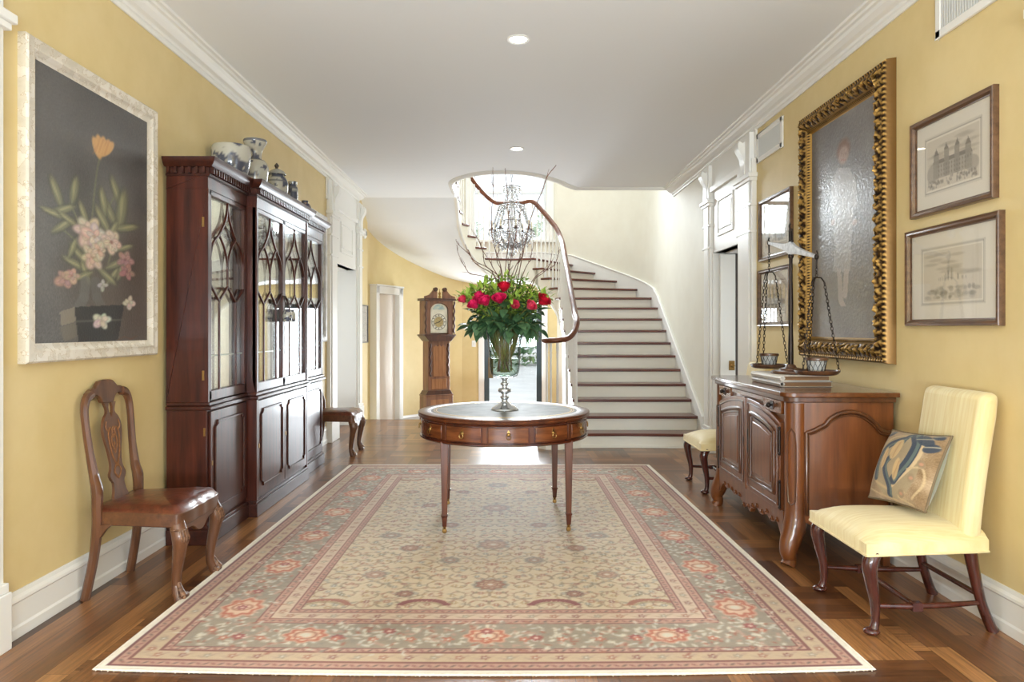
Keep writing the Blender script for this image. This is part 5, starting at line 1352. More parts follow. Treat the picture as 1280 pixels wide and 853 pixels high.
# ---- boy portrait in the carved gilt frame
t = thing('gilt_portrait', 'full-length portrait paled by painted-in glare in a heavy carved gilt frame above the buffet', 'painting', (XR,4.75,1.14))
FY0, FY1, FZ0, FZ1, FW = 4.14, 5.385, 1.135, 2.885, .152
gold = colattr('carved_gilding', .36, metal=.6)
mb = MB(); cols = []; NT = 26
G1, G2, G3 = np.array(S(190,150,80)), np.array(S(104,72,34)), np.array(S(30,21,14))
def carved(p0, p1, nin, L):
    n = int(L/.0065); base = len(mb.v)
    for i in range(n+1):
        s_ = i/n
        for j in range(NT+1):
            q = j/NT; ins = q*FW
            a_ = p0[0]+(p1[0]-p0[0])*s_; b_ = p0[1]+(p1[1]-p0[1])*s_
            if abs(p1[0]-p0[0]) > abs(p1[1]-p0[1]): y = min(max(a_, FY0+ins), FY1-ins); z = b_+nin*ins
            else: z = min(max(b_, FZ0+ins), FZ1-ins); y = a_+nin*ins
            d = s_*L
            prof = np.interp(q, [0,.02,.10,.2,.3,.5,.72,.8,.86,.92,1], [0,.045,.068,.06,.072,.088,.066,.045,.05,.03,.02])
            k = 0
            if .26 < q < .76:
                u = (q-.51)/.25; ph = d/.066+.3*math.sin(u*3+d*9)+.35*noise.noise((d*14, 1.7, 4))
                lf = math.cos(2*PI*ph+2.6*abs(u)); vein = math.cos(2*PI*(d/.028)+5*u)*.35
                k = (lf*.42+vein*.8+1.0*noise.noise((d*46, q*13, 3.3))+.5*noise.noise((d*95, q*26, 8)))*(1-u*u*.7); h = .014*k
            elif q <= .26 and q > .05: k = math.cos(2*PI*d/.03)*math.sin(PI*(q-.05)/.21); h = .004*k
            elif .8 < q < .92: k = math.cos(2*PI*d/.02)*math.sin(PI*(q-.8)/.12); h = .004*k
            else: h = 0; k = .2
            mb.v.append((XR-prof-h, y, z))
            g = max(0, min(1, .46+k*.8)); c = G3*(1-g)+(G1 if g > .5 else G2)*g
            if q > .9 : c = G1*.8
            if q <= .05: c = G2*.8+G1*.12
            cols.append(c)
    w_ = NT+1
    mb.f.extend((base+i*w_+j, base+i*w_+j+1, base+(i+1)*w_+j+1, base+(i+1)*w_+j) for i in range(n) for j in range(NT))
carved((FY0,FZ0),(FY1,FZ0),1,FY1-FY0); carved((FY0,FZ1),(FY1,FZ1),-1,FY1-FY0); carved((FY0,FZ0),(FY0,FZ1),1,FZ1-FZ0); carved((FY1,FZ0),(FY1,FZ1),-1,FZ1-FZ0)
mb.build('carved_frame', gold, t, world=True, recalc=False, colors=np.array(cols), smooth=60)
a = Ras(FY0+FW-.01, FY1-FW+.01, FZ0+FW-.01, FZ1-FW+.01, .0085, (116,112,110)); a.noise(.03, .35)  # grey base and faint figure put glare into the canvas colours
def RP(u, v): Y = 2.17*910/(u-637); return (Y, EYE+(411-v)*Y/910)
def rp(px): return [RP(*p) for p in px]
for k in range(10): a.ell(4.7+.1*math.sin(k*2), 1.35+.03*k, .5, .03, (122,120,110), .25)
sk, wh = (164,140,128), (178,173,168)
def blob(u, v, ru, rv, col, al=.9, rot=0): x, y = RP(u, v); s_ = x/910; a.ell(x, y, ru*s_*2.2, rv*s_, col, al, rot, .5)
blob(1053,188,8,14,(120,88,70)); blob(1053,194,6,11,sk); a.ell(*RP(1051,192), .012, .005, (110,84,76), .7); a.ell(*RP(1056,192), .012, .005, (110,84,76), .7); a.line(rp([(1050,200),(1056,200)]), .005, (150,96,88), .8); a.line(rp([(1053,193),(1054,196)]), .006, (156,122,106), .7)
a.poly(rp([(1047,210),(1060,210),(1069,228),(1070,258),(1066,262),(1064,292),(1062,316),(1044,316),(1041,292),(1040,262),(1037,256),(1039,226)]), wh, .6)
a.poly(rp([(1042,312),(1063,312),(1061,340),(1040,340)]), (170,165,160), .6)
for L in ([(1045,336),(1050,336),(1053,376),(1056,382),(1050,384),(1047,378)], [(1054,336),(1060,336),(1058,366),(1057,374),(1052,372)]): a.poly(rp(L), (182,168,158), .65)
for q in ([(1041,230),(1043,262),(1040,276)], [(1067,230),(1065,262),(1067,276)], [(1053,212),(1052,310)], [(1046,240),(1050,290)], [(1060,240),(1057,290)]): a.line(rp(q), .008, (160,152,146), .6)
blob(1040,278,3,4,sk); blob(1067,278,3,4,sk)
canvas(t, a, XR-.024, 'canvas', colattr('old_portrait_paint', .24, .5, 55, coat=.3))

# ---- engravings with mats (upper and lower pair on each side of the gilt portrait)
def engraving(label, y0, y1, z0, z1, scene_, seed):
    t = thing('framed_engraving', label, 'framed print', (XR,(y0+y1)/2,z0), 0, 'framed engravings on the right wall')
    fr = wood('print_frame', S(74,50,34), S(122,90,64), 'y', .3, .4)
    fbox(t, 'frame', fr, XR, -1, y0, y1, z0, z1, .036, .032)
    a = Ras(y0+.03, y1-.03, z0+.03, z1-.03, .005, (238,231,216)); q = random.Random(seed)
    w_, h = y1-y0, z1-z0; A0, A1, B0, B1 = y0+.19*w_, y1-.19*w_, z0+.25*h, z1-.25*h
    for d, k in ((.012,.7),(.02,.35)): a.line([(A0-d,B0-d),(A1+d,B0-d),(A1+d,B1+d),(A0-d,B1+d),(A0-d,B0-d)], .004, (120,112,98), k)
    cx_, cy_ = (A0+A1)/2, (B0+B1)/2
    a.poly([(A0,B0),(A1,B0),(A1,B1),(A0,B1)], (218,209,192))
    for k in range(16): a.ell(q.uniform(A0+.05,A1-.05), lerp(cy_, B1-.02, q.random()), .06, .008, (176,166,148), .5)
    ink = (96,90,82)
    if scene_ == 'palace':
        st_, dkr = (176,168,154), (128,120,108)
        a.poly([(cx_-.16,B0+.05),(cx_+.16,B0+.05),(cx_+.16,B0+.125),(cx_-.16,B0+.125)], st_, .9); a.poly([(cx_-.165,B0+.125),(cx_+.165,B0+.125),(cx_+.15,B0+.145),(cx_-.15,B0+.145)], dkr, .9)
        for dx, wd, hh in ((-.13,.045,.12),(-.045,.04,.135),(.045,.04,.135),(.13,.045,.12)):
            x = cx_+dx; a.poly([(x-wd/2,B0+.05),(x+wd/2,B0+.05),(x+wd/2,B0+.05+hh),(x-wd/2,B0+.05+hh)], (160,152,138), .9); a.poly([(x-wd/2,B0+.05+hh),(x+wd/2,B0+.05+hh),(x,B0+.085+hh)], dkr, .9)
        for i in range(15):
            for j in range(3): a.ell(cx_-.15+i*.0215, B0+.066+j*.022, .0035, .006, (112,104,94), .75)
        a.ell(A0+.05, B0+.07, .05, .04, (170,162,148), .7); a.ell(A1-.05, B0+.08, .05, .05, (170,162,148), .7)
        for k in range(80): x, y = q.uniform(A0+.01,A1-.01), q.uniform(B0+.008,B0+.045); a.ell(x, y, q.uniform(.003,.008), q.uniform(.004,.009), (132,124,112), .6)
    else:
        for k in range(40): x = q.uniform(A0+.03,A1-.03); a.ell(x, B0+.03+q.uniform(-.015,.035), q.uniform(.012,.03), q.uniform(.006,.014), q.choice(((126,120,108), (150,143,130), (176,168,152))), .5, 0, .6)
        for k in range(18): x = cx_+q.gauss(0,.06); hh = .06*math.exp(-((x-cx_)/.05)**2)+.012; a.line([(x,cy_-.025),(x,cy_-.025+hh*.8)], .004, (136,128,116), .7)
    canvas(t, a, XR-.008, 'print', colattr('print_paper', .8))
    MB().box(XR-.0145, XR-.0125, y0+.025, y1-.025, z0+.025, z1-.025).build('glass', M['picglass'], t, world=True)
    return t
engraving('framed engraving of a palace, upper one near the vent above the yellow chair', 3.27, 3.95, 1.93, 2.44, 'palace', 1)
engraving('framed engraving of a distant town, lower one above the yellow chair', 3.23, 4.0, 1.353, 1.868, 'town', 2)
engraving('upper framed print between the gilt portrait and the doorway', 5.64, 6.36, 1.92, 2.445, 'town', 3)
engraving('lower framed print behind the balance scale beside the doorway', 5.66, 6.38, 1.36, 1.845, 'palace', 4)

# ---- pale framed dark picture beyond the bookcase
t = thing('framed_picture', 'pale framed dark picture edge showing past the bookcase far end', 'painting', (XL,7.83,1.18))
fbox(t, 'frame', noisy('silvered_frame', S(196,196,192), S(228,228,226), (9,9,9), 5, .4), XL, 1, 7.22, 8.42, 1.19, 2.63, .085, .045)
MB().box(XL+.01, XL+.02, 7.29, 8.35, 1.26, 2.56).build('canvas', noisy('dark_oil', S(60,66,72), S(96,102,108), (4,4,4), 5, .2), t, world=True)
MB().box(XL+.024, XL+.026, 7.29, 8.35, 1.26, 2.56).build('glass', M['picglass'], t, world=True)
# ---- small framed sketch beside the closet door
t = thing('framed_sketch', 'small pale sketch in a thin grey frame beside the closet door', 'framed print', (XL,10.68,1.13))
fbox(t, 'frame', pr('grey_frame', S(120,116,110), .4), XL, 1, 10.42, 10.96, 1.13, 1.69, .018, .025)
a = Ras(10.43, 10.95, 1.14, 1.68, .012, (232,228,218)); q = random.Random(3)
a.line([(10.52,1.24),(10.86,1.24),(10.86,1.58),(10.52,1.58),(10.52,1.24)], .012, (180,178,172), .8)
for k in range(14): a.ell(10.69+q.gauss(0,.06), 1.41+q.gauss(0,.07), .05, .012, (188,186,182), .6, q.random()*3)
canvas(t, a, XL+.008, 'print', colattr('sketch_paper', .8))
MB().box(XL+.012, XL+.014, 10.43, 10.95, 1.14, 1.68).build('glass', M['picglass'], t, world=True)
# ---- cushion cover (tapestry front)
a = Ras(-1, 1, -1, 1, .018, (156,130,98)); a.noise(.05, .35)
NV, TL, GD, TN = (52,62,78), (96,110,104), (206,172,120), (150,128,100)
a.ell(.0, .0, .72, .95, (166,150,118), .7, .2); a.line(spline([(.25,.95),(.62,.5),(.55,0),(.2,-.5),(-.05,-.7)], 8), .10, (206,180,140), .85); a.line(spline([(.2,.9),(-.5,.7),(-.8,.1),(-.6,-.5),(-.1,-.7)], 8), .07, (190,162,120), .8)
for q, wd in (([(.1,.95),(.42,.6),(.4,.1),(.12,-.45)], .26), ([(0,.85),(-.1,.3),(-.3,-.1),(.0,-.6),(0,-.85)], .16), ([(-.05,.7),(-.5,.4),(-.66,0),(-.55,-.45)], .2)):
    a.line(spline(q, 8), wd, NV, .85); a.line(spline([(x+.05, y) for x, y in q], 8), wd*.35, TL, .9)
for x, y, rx, ry, ro in ((-.12,.38,.16,.3,-.15),(.12,-.15,.1,.3,.1),(-.42,.1,.09,.3,.1)): a.ell(x, y, rx, ry, GD, .9, ro); a.line([(x,y-ry*.8),(x+.03,y+ry*.7)], .03, (170,128,80), .7)
for x, y, rx, ry, ro in ((.55,.75,.3,.14,-.4),(.8,.55,.18,.12,.5),(-.75,.85,.16,.1,.4),(.8,.9,.14,.08,0)): a.ell(x, y, rx, ry, NV, .9, ro); a.line([(x-rx*.8,y),(x+rx*.8,y+.08)], .03, (190,180,150), .8)
for q in ([(.45,-.1),(.8,0),(.9,-.4),(.7,-.8)], [(.5,-.7),(.3,-.85),(.7,-.95)], [(-.9,-.75),(-.3,-.9),(.2,-.95)]): a.line(spline(q, 6), .05, (196,170,130), .8)
for x, y in ((.62,-.3),(.75,.1),(.4,-.75),(-.8,-.55)): a.ell(x, y, .12, .09, TN, .8, x*3); a.ell(x, y, .05, .04, (196,140,110), .8)
mesh = a.mesh(lambda x, y: tuple(Mc @ Vector(cu_pt(-x, y, -1)))); mesh.build('tapestry_front', colattr('tapestry', .85, .5, 300, sheen=.2), CU, world=True, recalc=False, colors=a.lin(), smooth=180)
mb = MB(); mb.grid(lambda u, v: tuple(Mc @ Vector(cu_pt(u*2-1, v*2-1, 1))), 24, 24); mb.build('velvet_back', noisy('green_velvet', S(104,112,92), S(132,138,114), (9,9,9), 4, .8, sheen=.6), CU, world=True, smooth=180)
mb = MB(); ring = [(-1+2*i/12, -1) for i in range(12)]+[(1, -1+2*i/12) for i in range(12)]+[(1-2*i/12, 1) for i in range(12)]+[(-1, 1-2*i/12) for i in range(12)]
mb.tube([Mc @ Vector(cu_pt(p, q, 0)) for p, q in ring], .006, 6, closed=True); mb.build('piping', pr('cushion_piping', S(120,104,80), .8), CU, world=True, smooth=180)
# ================================================================ LONGCASE CLOCK (local -y is the front)
ca = math.radians(132); qx, qy = P(ca, ROUT-.36)
CK = thing('longcase_clock', 'tall mahogany longcase clock with arched painted dial beside the closet door', 'clock', (-1.22,12.12,ZLOW), math.radians(33))
ck, chh, cd = M['clock'], M['clock_hi'], M['clock_dk']
def cb(name, m, x0, x1, y0, y1, z0, z1, p=None, bevel=.004): return MB().box(x0, x1, y0, y1, z0, z1).build(name, m, p or CK, bevel=bevel)
mb = MB(); mb.box(-.265,.265,-.13,.13,0,.09); mb.box(-.25,.25,-.122,.122,.09,.56); mb.box(-.255,.255,-.127,.127,.56,.58); mb.build('plinth', ck, CK, bevel=.006)
cb('plinth_panel', chh, -.17, .17, -.128, -.12, .16, .50, bevel=.003)
mb = MB(); mb.prism([(-.25,.58),(.25,.58),(.205,.65),(-.205,.65)], 'y', -.115, .115); mb.build('waist_moulding', cd, CK, bevel=.004)
cb('trunk', ck, -.20, .20, -.1, .1, .65, 1.48)
cb('lower_panel', chh, -.14, .14, -.107, -.1, .67, .84, bevel=.003)
d = MB().prism([(-.115,.88),(.115,.88),(.115,1.36),(.07,1.40),(.035,1.37),(0,1.41),(-.035,1.37),(-.07,1.40),(-.115,1.36)], 'y', -.112, -.1).build('trunk_door', chh, CK, bevel=.004)
k = MB(); k.cbox((.095,-.114,1.14), (.014,.004,.03)); k.build('keyhole_plate', M['brass'], d)
def twist(x, y, z0, z1, r_): return MB().tube([(x+r_*.35*math.cos(t*26), y+r_*.35*math.sin(t*26), lerp(z0, z1, t)) for t in np.linspace(0, 1, 50)], r_, 8)
for s_ in (-1, 1): twist(s_*.165, -.105, .88, 1.42, .02).build('trunk_column', cd, CK, smooth=60)
mb = MB(); mb.prism([(-.20,1.46),(.20,1.46),(.285,1.55),(-.285,1.55)], 'y', -.15, .12); mb.box(-.29,.29,-.155,.125,1.55,1.575); mb.build('hood_moulding', cd, CK, bevel=.004)
mb = MB(); mb.box(-.25,-.235,-.1,.12,1.575,2.14); mb.box(.235,.25,-.1,.12,1.575,2.14); mb.box(-.25,.25,.0,.12,1.575,2.14)
arch_ = [(-.25,1.575),(-.165,1.575),(-.165,1.97)]+[(.165*math.cos(q), 1.97+.12*math.sin(q)) for q in np.linspace(PI, 0, 15)]+[(.165,1.575),(.25,1.575),(.25,2.15),(-.25,2.15)]
mb.prism(arch_, 'y', -.12, -.095); mb.build('hood', ck, CK, bevel=.003, smooth=30)
for s_ in (-1, 1): twist(s_*.262, -.135, 1.59, 2.12, .017).build('hood_column', cd, CK, smooth=60)
mb = MB(); mb.box(-.29,.29,-.155,.125,2.13,2.17); mb.build('cornice', cd, CK, bevel=.005)
for s_ in (-1, 1):                                        # swan-neck pediment halves
    low = [(s_*.28,2.17),(s_*.05,2.17)]
    up_ = spline([(s_*.05,2.26),(s_*.06,2.30),(s_*.09,2.325),(s_*.12,2.31),(s_*.15,2.27),(s_*.2,2.225),(s_*.28,2.20)], 4)
    sw = MB(); sw.prism(low+up_, 'y', -.14, -.10); b = sw.build('swan_neck', ck, CK, bevel=.003, smooth=40)
    sc = MB(); sc.lathe([(0,-.03),(.033,-.03),(.036,0),(.033,.03),(0,.03)], 16, M=Matrix.Translation((s_*.085,-.13,2.315)) @ Matrix.Rotation(PI/2, 4, 'X')); sc.build('rosette', cd, b, smooth=40)
mb = MB(); mb.lathe([(0,0),(.022,0),(.022,.04),(.012,.05),(.024,.075),(.02,.095),(.006,.105),(.004,.15),(0,.16)], 14, (0,-.12,2.17)); mb.build('finial', M['brass'], CK, smooth=50)
dl = MB(); dl.prism([(-.16,1.60),(.16,1.60),(.16,1.97)]+[(.16*math.cos(q), 1.97+.115*math.sin(q)) for q in np.linspace(0, PI, 15)]+[(-.16,1.97)], 'y', -.09, -.085)
dial = dl.build('dial', noisy('painted_dial', S(214,208,186), S(232,228,212), (9,9,9), 4, .4), CK)
mb = MB(); Mr = Matrix.Translation((0,-.0905,1.78)) @ Matrix.Rotation(PI/2, 4, 'X')
mb.lathe([(.128,0),(.134,0),(.134,.002),(.128,.002)], 40, M=Mr); mb.lathe([(.09,0),(.093,0),(.093,.002),(.09,.002)], 40, M=Mr)
for i in range(12):
    q = i*PI/6; mb.prism([(-.006,.098),(.006,.098),(.006,.122),(-.006,.122)], 'y', -.0015, .0015, Matrix.Translation((0,-.0915,1.78)) @ Matrix.Rotation(q, 4, 'Y'))
for q, L in ((.9,.075),(-1.9,.11)): mb.prism([(-.006,-.02),(.006,-.02),(.003,L),(-.003,L)], 'y', -.006, -.003, Matrix.Translation((0,-.0915,1.78)) @ Matrix.Rotation(q, 4, 'Y'))
mb.build('numerals_and_hands', pr('dial_ink', S(48,42,40), .5), dial)
mb = MB(); mb.lathe([(0,0),(.085,0),(.085,.0015),(0,.0015)], 36, M=Mr); mb.build('dial_centre', noisy('dial_gilt', S(190,172,120), S(160,140,96), (40,40,40), 4, .4), dial)
mb = MB(); mb.prism([(.11*math.cos(q), 1.985+.085*math.sin(q)) for q in np.linspace(0, PI, 14)], 'y', -.0925, -.0905); mb.build('moon_arch', noisy('moon_blue', S(150,176,178), S(206,210,190), (12,12,12), 4, .4), dial)

# ================================================================ CHANDELIER
HX, HY, HZ = .03, 10.5, 2.38
CH = thing('chandelier', 'crystal chandelier with candle arms hanging in the stairwell', 'chandelier', (HX,HY,HZ))
bz = pr('chandelier_bronze', S(96,84,78), .3, .85); cr = M['crystal']
mb = MB(); mb.lathe([(0,.08),(.02,.09),(.05,.14),(.07,.17),(.05,.2),(.02,.22),(.03,.26),(.045,.32),(.03,.38),(.015,.42),(.02,.5),(.04,.56),(.02,.62),(.012,.7),(.02,.76),(.05,.8),(.02,.84),(.012,.95),(.03,1.0),(.05,1.03),(.015,1.06),(0,1.1)], 14); mb.build('column', pr('glass_column', S(206,204,206), .08, .55), CH, smooth=50)
mb = MB()
for i in range(40):
    z = 1.1+i*.062; mb.tube([(.012*math.cos(x)*(1 if i % 2 else 0), .012*math.cos(x)*(0 if i % 2 else 1), z+.036*math.sin(x)) for x in np.linspace(0, 2*PI, 9)[:-1]], .004, 5, closed=True)
mb.build('chain', bz, CH)
MB().lathe([(0,3.62),(.02,3.58),(.07,3.6),(.09,3.615),(0,3.62)], 20).build('ceiling_rose', bz, CH, smooth=50)
def bead(mb, c, r_): mb.add([(c[0]+r_,c[1],c[2]),(c[0],c[1]+r_,c[2]),(c[0]-r_,c[1],c[2]),(c[0],c[1]-r_,c[2]),(c[0],c[1],c[2]+r_*1.15),(c[0],c[1],c[2]-r_*1.15)], [(0,1,4),(1,2,4),(2,3,4),(3,0,4),(1,0,5),(2,1,5),(3,2,5),(0,3,5)])
def drop(mb, c, r_, h): 
    q = [(c[0]+r_*math.cos(a), c[1]+r_*math.sin(a), c[2]-h*.62) for a in np.linspace(0, 2*PI, 7)[:-1]]
    mb.add(q+[(c[0],c[1],c[2]),(c[0],c[1],c[2]-h)], [(i,(i+1) % 6,6) for i in range(6)]+[((i+1) % 6,i,7) for i in range(6)])
NA = 8
for i in range(NA):
    a = 2*PI*i/NA+.2; c_, s_ = math.cos(a), math.sin(a)
    arm = MB(); pth = spline([(.03,.27),(.09,.2),(.17,.18),(.25,.22),(.29,.30),(.29,.36)], 5); arm.tube([(r_*c_, r_*s_, z) for r_, z in pth], .008, 8)
    ao = arm.build('arm', pr('arm_glass', S(188,186,190), .1, .5) if i == 0 else bpy.data.materials['arm_glass'], CH, smooth=60)
    b = MB(); b.lathe([(0,.36),(.045,.37),(.05,.378),(.02,.374),(.016,.40),(.018,.41),(0,.41)], 14, (.29*c_,.29*s_,0)); b.build('drip_pan', bz, ao, smooth=40)
    cdl = MB(); cdl.lathe([(0,.41),(.011,.41),(.011,.50),(.004,.505),(.003,.512),(0,.512)], 10, (.29*c_,.29*s_,0)); cdl.build('candle', M['candle'], ao, smooth=40)
    dr = MB(); dr.tube([(p[0]*c_, p[0]*s_, p[1]-.008) for p in pth[2:-3]], .004, 5)
    for k in range(7): q = 2*PI*k/7; drop(dr, (.29*c_+.048*math.cos(q), .29*s_+.048*math.sin(q), .366), .014, .085)
    for t_ in np.linspace(.15, .85, 6): p = pth[int(t_*(len(pth)-1))]; drop(dr, (p[0]*c_, p[0]*s_, p[1]-.006), .013, .07)
    dr.build('crystal_drops', cr, ao, smooth=0)
    for (r0, z0, r1, z1, sag) in ((.05,1.0,.20,.66,.1),(.20,.66,.29,.44,.04),(.05,.15,.25,.25,.05)):
        sw = MB()
        for t_ in np.linspace(0, 1, 11): bead(sw, (lerp(r0, r1, t_)*c_, lerp(r0, r1, t_)*s_, lerp(z0, z1, t_)-sag*math.sin(PI*t_)), .016)
        sw.tube([(lerp(r0, r1, t_)*c_, lerp(r0, r1, t_)*s_, lerp(z0, z1, t_)-sag*math.sin(PI*t_)) for t_ in np.linspace(0, 1, 11)], .003, 5)
        if r1 == .20: drop(sw, (.2*c_, .2*s_, .65), .014, .09)
        sw.build('crystal_strand', cr, CH, smooth=0)
for nm, (r_, z, n) in {'upper_tier': (.13,1.0,12), 'middle_tier': (.19,.74,16), 'inner_tier': (.12,.52,12), 'arm_tier': (.24,.33,18), 'lower_tier': (.14,.18,14), 'bottom_tier': (.06,.12,8)}.items():
    tr_ = MB(); tr_.tube([(r_*math.cos(q), r_*math.sin(q), z) for q in np.linspace(0, 2*PI, 25)[:-1]], .004, 5, closed=True)
    to = tr_.build('ring', bz, CH)
    dr = MB(); dr.tube([(r_*math.cos(q), r_*math.sin(q), z-.008) for q in np.linspace(0, 2*PI, 25)[:-1]], .004, 5, closed=True)
    for k in range(n): q = 2*PI*k/n; drop(dr, (r_*math.cos(q), r_*math.sin(q), z-.005), .015, .10)
    dr.build('crystal_drops', cr, to, smooth=0)
mb = MB(); mb.ball((0,0,.035), .035, 10, 8); mb.build('ball_pendant', cr, CH, smooth=0)

# ================================================================ SMALL FIXTURES
def vent(label, y0, y1, z0, z1):
    t = thing('air_vent', label, 'vent', (XR,(y0+y1)/2,z0), 0, 'wall air vents')
    mb = MB(); x0, x1 = XR-.018, XR; f = .042
    mb.box(x0, x1, y0, y1, z0, z0+f); mb.box(x0, x1, y0, y1, z1-f, z1); mb.box(x0, x1, y0, y0+f, z0, z1); mb.box(x0, x1, y1-f, y1, z0, z1); mb.build('frame', M['white'], t, world=True, bevel=.004)
    mb = MB(); n = 26
    for i in range(n): y = lerp(y0+f, y1-f, (i+.5)/n); mb.box(x0+.003, x1-.003, y-.0045, y+.0045, z0+f, z1-f)
    mb.build('slats', pr('vent_slat', S(214,214,210), .45), t, world=True)
    MB().box(XR-.003, XR-.001, y0+f, y1-f, z0+f, z1-f).build('backing', M['ventdk'], t, world=True)
vent('white slatted wall vent at the top right above the engravings', 3.10, 3.735, 2.82, 3.07)
vent('white slatted wall vent under the cornice beside the right doorway', 5.84, 6.44, 2.80, 3.05)
def downlight(label, x, y):
    t = thing('recessed_downlight', label, 'downlight', (x,y,ZC), 0, 'recessed ceiling downlights')
    MB().lathe([(.055,-.0005),(.078,-.0005),(.08,-.004),(.074,-.008),(.06,-.006),(.055,-.0005)], 32).build('trim_ring', M['white'], t, smooth=50)
    m = pr('lamp_glow', S(255,244,225), .5, emit=S(255,240,215), es=14); MB().lathe([(0,-.003),(.056,-.003),(.056,-.0005),(0,-.0005)], 28).build('lamp', m, t)
    l = bpy.data.lights.new('downlight_spot', 'SPOT'); l.energy = 26; l.spot_size = 2.2; l.spot_blend = .8; l.shadow_soft_size = .06; l.color = (1,.9,.76)
    o = bpy.data.objects.new('downlight_spot', l); COL.objects.link(o); o.location = (x,y,ZC-.02)
downlight('round lit recessed downlight nearer in the ceiling above the table', .057, 4.75)
downlight('round lit recessed downlight farther back before the stairwell opening', .075, 7.64)
def switch(label, Mx):
    t = thing('light_switch', label, 'light switch', Mx.translation, 0)
    mb = MB(); mb.box(-.036,.036,-.007,0,-.058,.058); mb.v = [tuple(Mx @ Vector(p)) for p in mb.v]; p = mb.build('plate', M['plate'], t, world=True, bevel=.003)
    mb = MB(); mb.box(-.013,.013,-.012,-.006,-.024,.024); mb.v = [tuple(Mx @ Vector(q)) for q in mb.v]; mb.build('rocker', pr('switch_rocker', S(228,228,222), .3), p, world=True, bevel=.002)
switch('white light switch on the yellow back wall beside the clock', Matrix.Translation((-.64,YB-.001,1.07)))
switch('white light switch on the stair wall beside the right doorway', Matrix.Translation((XR-.001,8.2,1.4)) @ Matrix.Rotation(PI/2, 4, 'Z') @ Matrix.Rotation(PI, 4, 'Z'))
t = thing('smoke_alarm', 'round white alarm on the wall beyond the left doorway', 'alarm', (XL,10.72,2.74))
mb = MB(); mb.lathe([(0,0),(.075,0),(.078,.02),(.06,.038),(0,.042)], 28, M=Matrix.Translation((XL,10.72,2.74)) @ Matrix.Rotation(PI/2, 4, 'Y')); mb.build('housing', M['plate'], t, world=True, smooth=40)
mb = MB(); mb.lathe([(.02,.0425),(.035,.041),(.035,.046),(.02,.046)], 20, M=Matrix.Translation((XL,10.72,2.74)) @ Matrix.Rotation(PI/2, 4, 'Y')); mb.build('grille', pr('alarm_grille', S(170,170,166), .5), t, world=True)

# ================================================================ OUTDOORS beyond the garden door and the stair window
struct(MB().box(-30, 30, YB+.2, 70, -.45, ZLOW-.03).build('ground', noisy('pale_paving', S(206,204,200), S(222,220,216), (1,1,1), 4, .8), smooth=0))
def bush(name, label, cat, x, y, w_, d_, h_, n, mat, group, seed):
    rr = random.Random(seed); t = thing(name, label, cat, (x,y,ZLOW), 0, group)
    mb = MB()
    for i in range(n):
        a, u = rr.random()*2*PI, rr.uniform(-.2,1); s_ = math.sqrt(max(0, 1-u*u)) if u > 0 else 1
        k = 1+.18*noise.noise((math.cos(a)*2.2, math.sin(a)*2.2, u*3+seed)); p = Vector((w_/2*s_*math.cos(a)*k, d_/2*s_*math.sin(a)*k, h_*(.35+.65*u)*k if u > 0 else h_*.4*rr.random()))
        leaf(mb, p, Vector((rr.uniform(-1,1), rr.uniform(-1,1), rr.uniform(-.3,1))), Vector((0,-.5,1)), .38, .2, n=2)
    mb.build('foliage', mat, t, recalc=False, smooth=180)
    MB().lathe([(.12,0),(.1,h_*.4),(.04,h_*.8)], 8).build('trunk', M['twig'], t)
bl = noisy('garden_leaf', S(72,116,72), S(132,168,118), (.8,.8,.8), 4, .6)
for i, (x, y, w_, h_) in enumerate(((-5.6,34,3.4,3.2),(-1.75,34.5,3.1,2.9),(1.9,34,3.1,3.0),(5.6,34.5,3.4,3.4))):
    bush('garden_bush', ['rounded green garden bush seen left through the garden door glass', 'green garden bush seen at the centre of the garden door glass', 'green garden bush seen right through the garden door glass', 'green garden bush farthest right beyond the garden door'][i], 'bush', x, y, w_, 3, h_, 1500, bl, 'bushes across the paving', i)
bt = noisy('tree_leaf', S(150,176,140), S(196,210,180), (.5,.5,.5), 4, .6)
for i, (x, y, w_, h_) in enumerate(((-4.6,42,7,9.5),(4.8,43,7.5,10))):
    bush('garden_tree', ['pale leafy tree seen left through the stair window', 'pale leafy tree seen right through the stair window'][i], 'tree', x, y, w_, 5, h_, 2200, bt, 'trees beyond the stair window', 20+i)

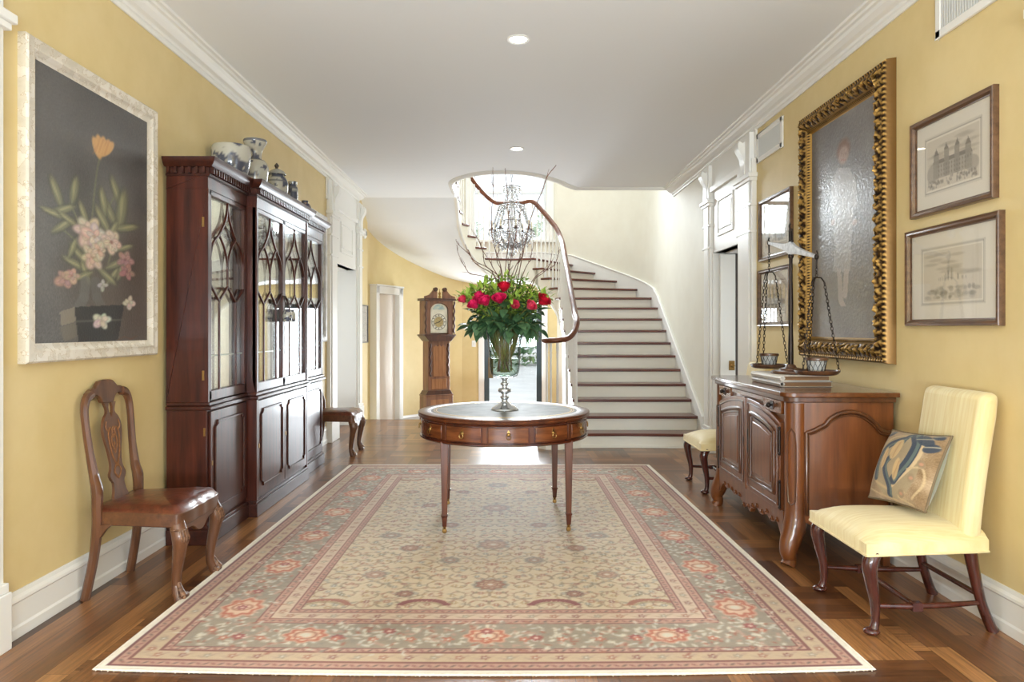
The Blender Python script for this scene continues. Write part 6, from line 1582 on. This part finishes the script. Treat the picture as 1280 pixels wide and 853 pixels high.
# ================================================================ LIGHT
wd = bpy.data.worlds.new('sky'); SC.world = wd; wd.use_nodes = True
bg = wd.node_tree.nodes['Background']; bg.inputs['Color'].default_value = (.86,.93,1,1); bg.inputs['Strength'].default_value = 1.6
def area(name, loc, rot, sx, sy, p, col=(1,1,1), spread=PI):
    l = bpy.data.lights.new(name, 'AREA'); l.shape = 'RECTANGLE'; l.size = sx; l.size_y = sy; l.energy = p; l.color = col; l.spread = spread
    o = bpy.data.objects.new(name, l); COL.objects.link(o); o.location = loc; o.rotation_euler = rot; return o
DAY = (.86,.94,1); DAYR = (.84,.925,1)
area('daylight_rear_windows', (0,Y0+.1,1.6), (PI/2,0,0), 3.6, 2.4, 50, DAYR)
area('fill_rear_uplight', (0,Y0+.25,.9), (PI/2+1.0,0,0), 3.6, 1.0, 560, (.78,.90,1))  # added upward fill that brightens the ceiling
area('fill_left_room', (XL-.3,1.75,1.3), (0,-PI/2,0), 2.2, 1.5, 8, DAYR)  # added fill lamp in the unseen left side opening
area('fill_right_room', (XR+.3,1.75,1.3), (0,PI/2,0), 2.2, 1.5, 18, DAYR)  # added fill lamp in the unseen right side opening
area('daylight_stair_window', (0,YB-.12,3.95), (-PI/2+.42,0,0), 1.25, 1.9, 120, DAY, 1.7)
area('daylight_garden_door', (.06,YB-.1,.75), (-PI/2,0,0), .85, 1.9, 110, DAY)
area('fill_garden_uplight', (.06,YB-.12,.3), (-PI/2-.75,0,0), .85, 1.0, 36, DAY)  # added uplight to lift the soffit and hall ceiling
area('daylight_stair_skylight', (.3,10.9,5.9), (0,0,0), 3.2, 3.2, 95, DAY)
area('fill_left_doorway', (XL-.55,9.5,1.2), (0,-PI/2,0), 1.8, .9, 5, DAYR)  # added fill lamp inside the left doorway recess
area('fill_right_doorway', (XR+.5,7.42,1.2), (0,PI/2,0), 1.8, .6, 3, DAYR)  # added fill lamp inside the right doorway recess

# ================================================================ CAMERA
cam = bpy.data.cameras.new('camera'); co = bpy.data.objects.new('camera', cam); COL.objects.link(co)
co.location = (0,0,EYE); co.rotation_euler = (PI/2,0,0)
cam.sensor_width = 36; cam.lens = 910/1280*36; cam.shift_x = .00234; cam.shift_y = -.0121; cam.clip_start = .05
SC.camera = co
SC.view_settings.view_transform = 'Standard'; SC.view_settings.look = 'None'; SC.view_settings.exposure = 0; SC.view_settings.gamma = 1
SC.view_settings.use_curve_mapping = False
SC.cycles.max_bounces = 12; SC.cycles.diffuse_bounces = 6; SC.cycles.transparent_max_bounces = 16; SC.cycles.transmission_bounces = 10
SC.cycles.caustics_reflective = False; SC.cycles.caustics_refractive = False; SC.cycles.sample_clamp_indirect = 4
SC.cycles.use_denoising = True
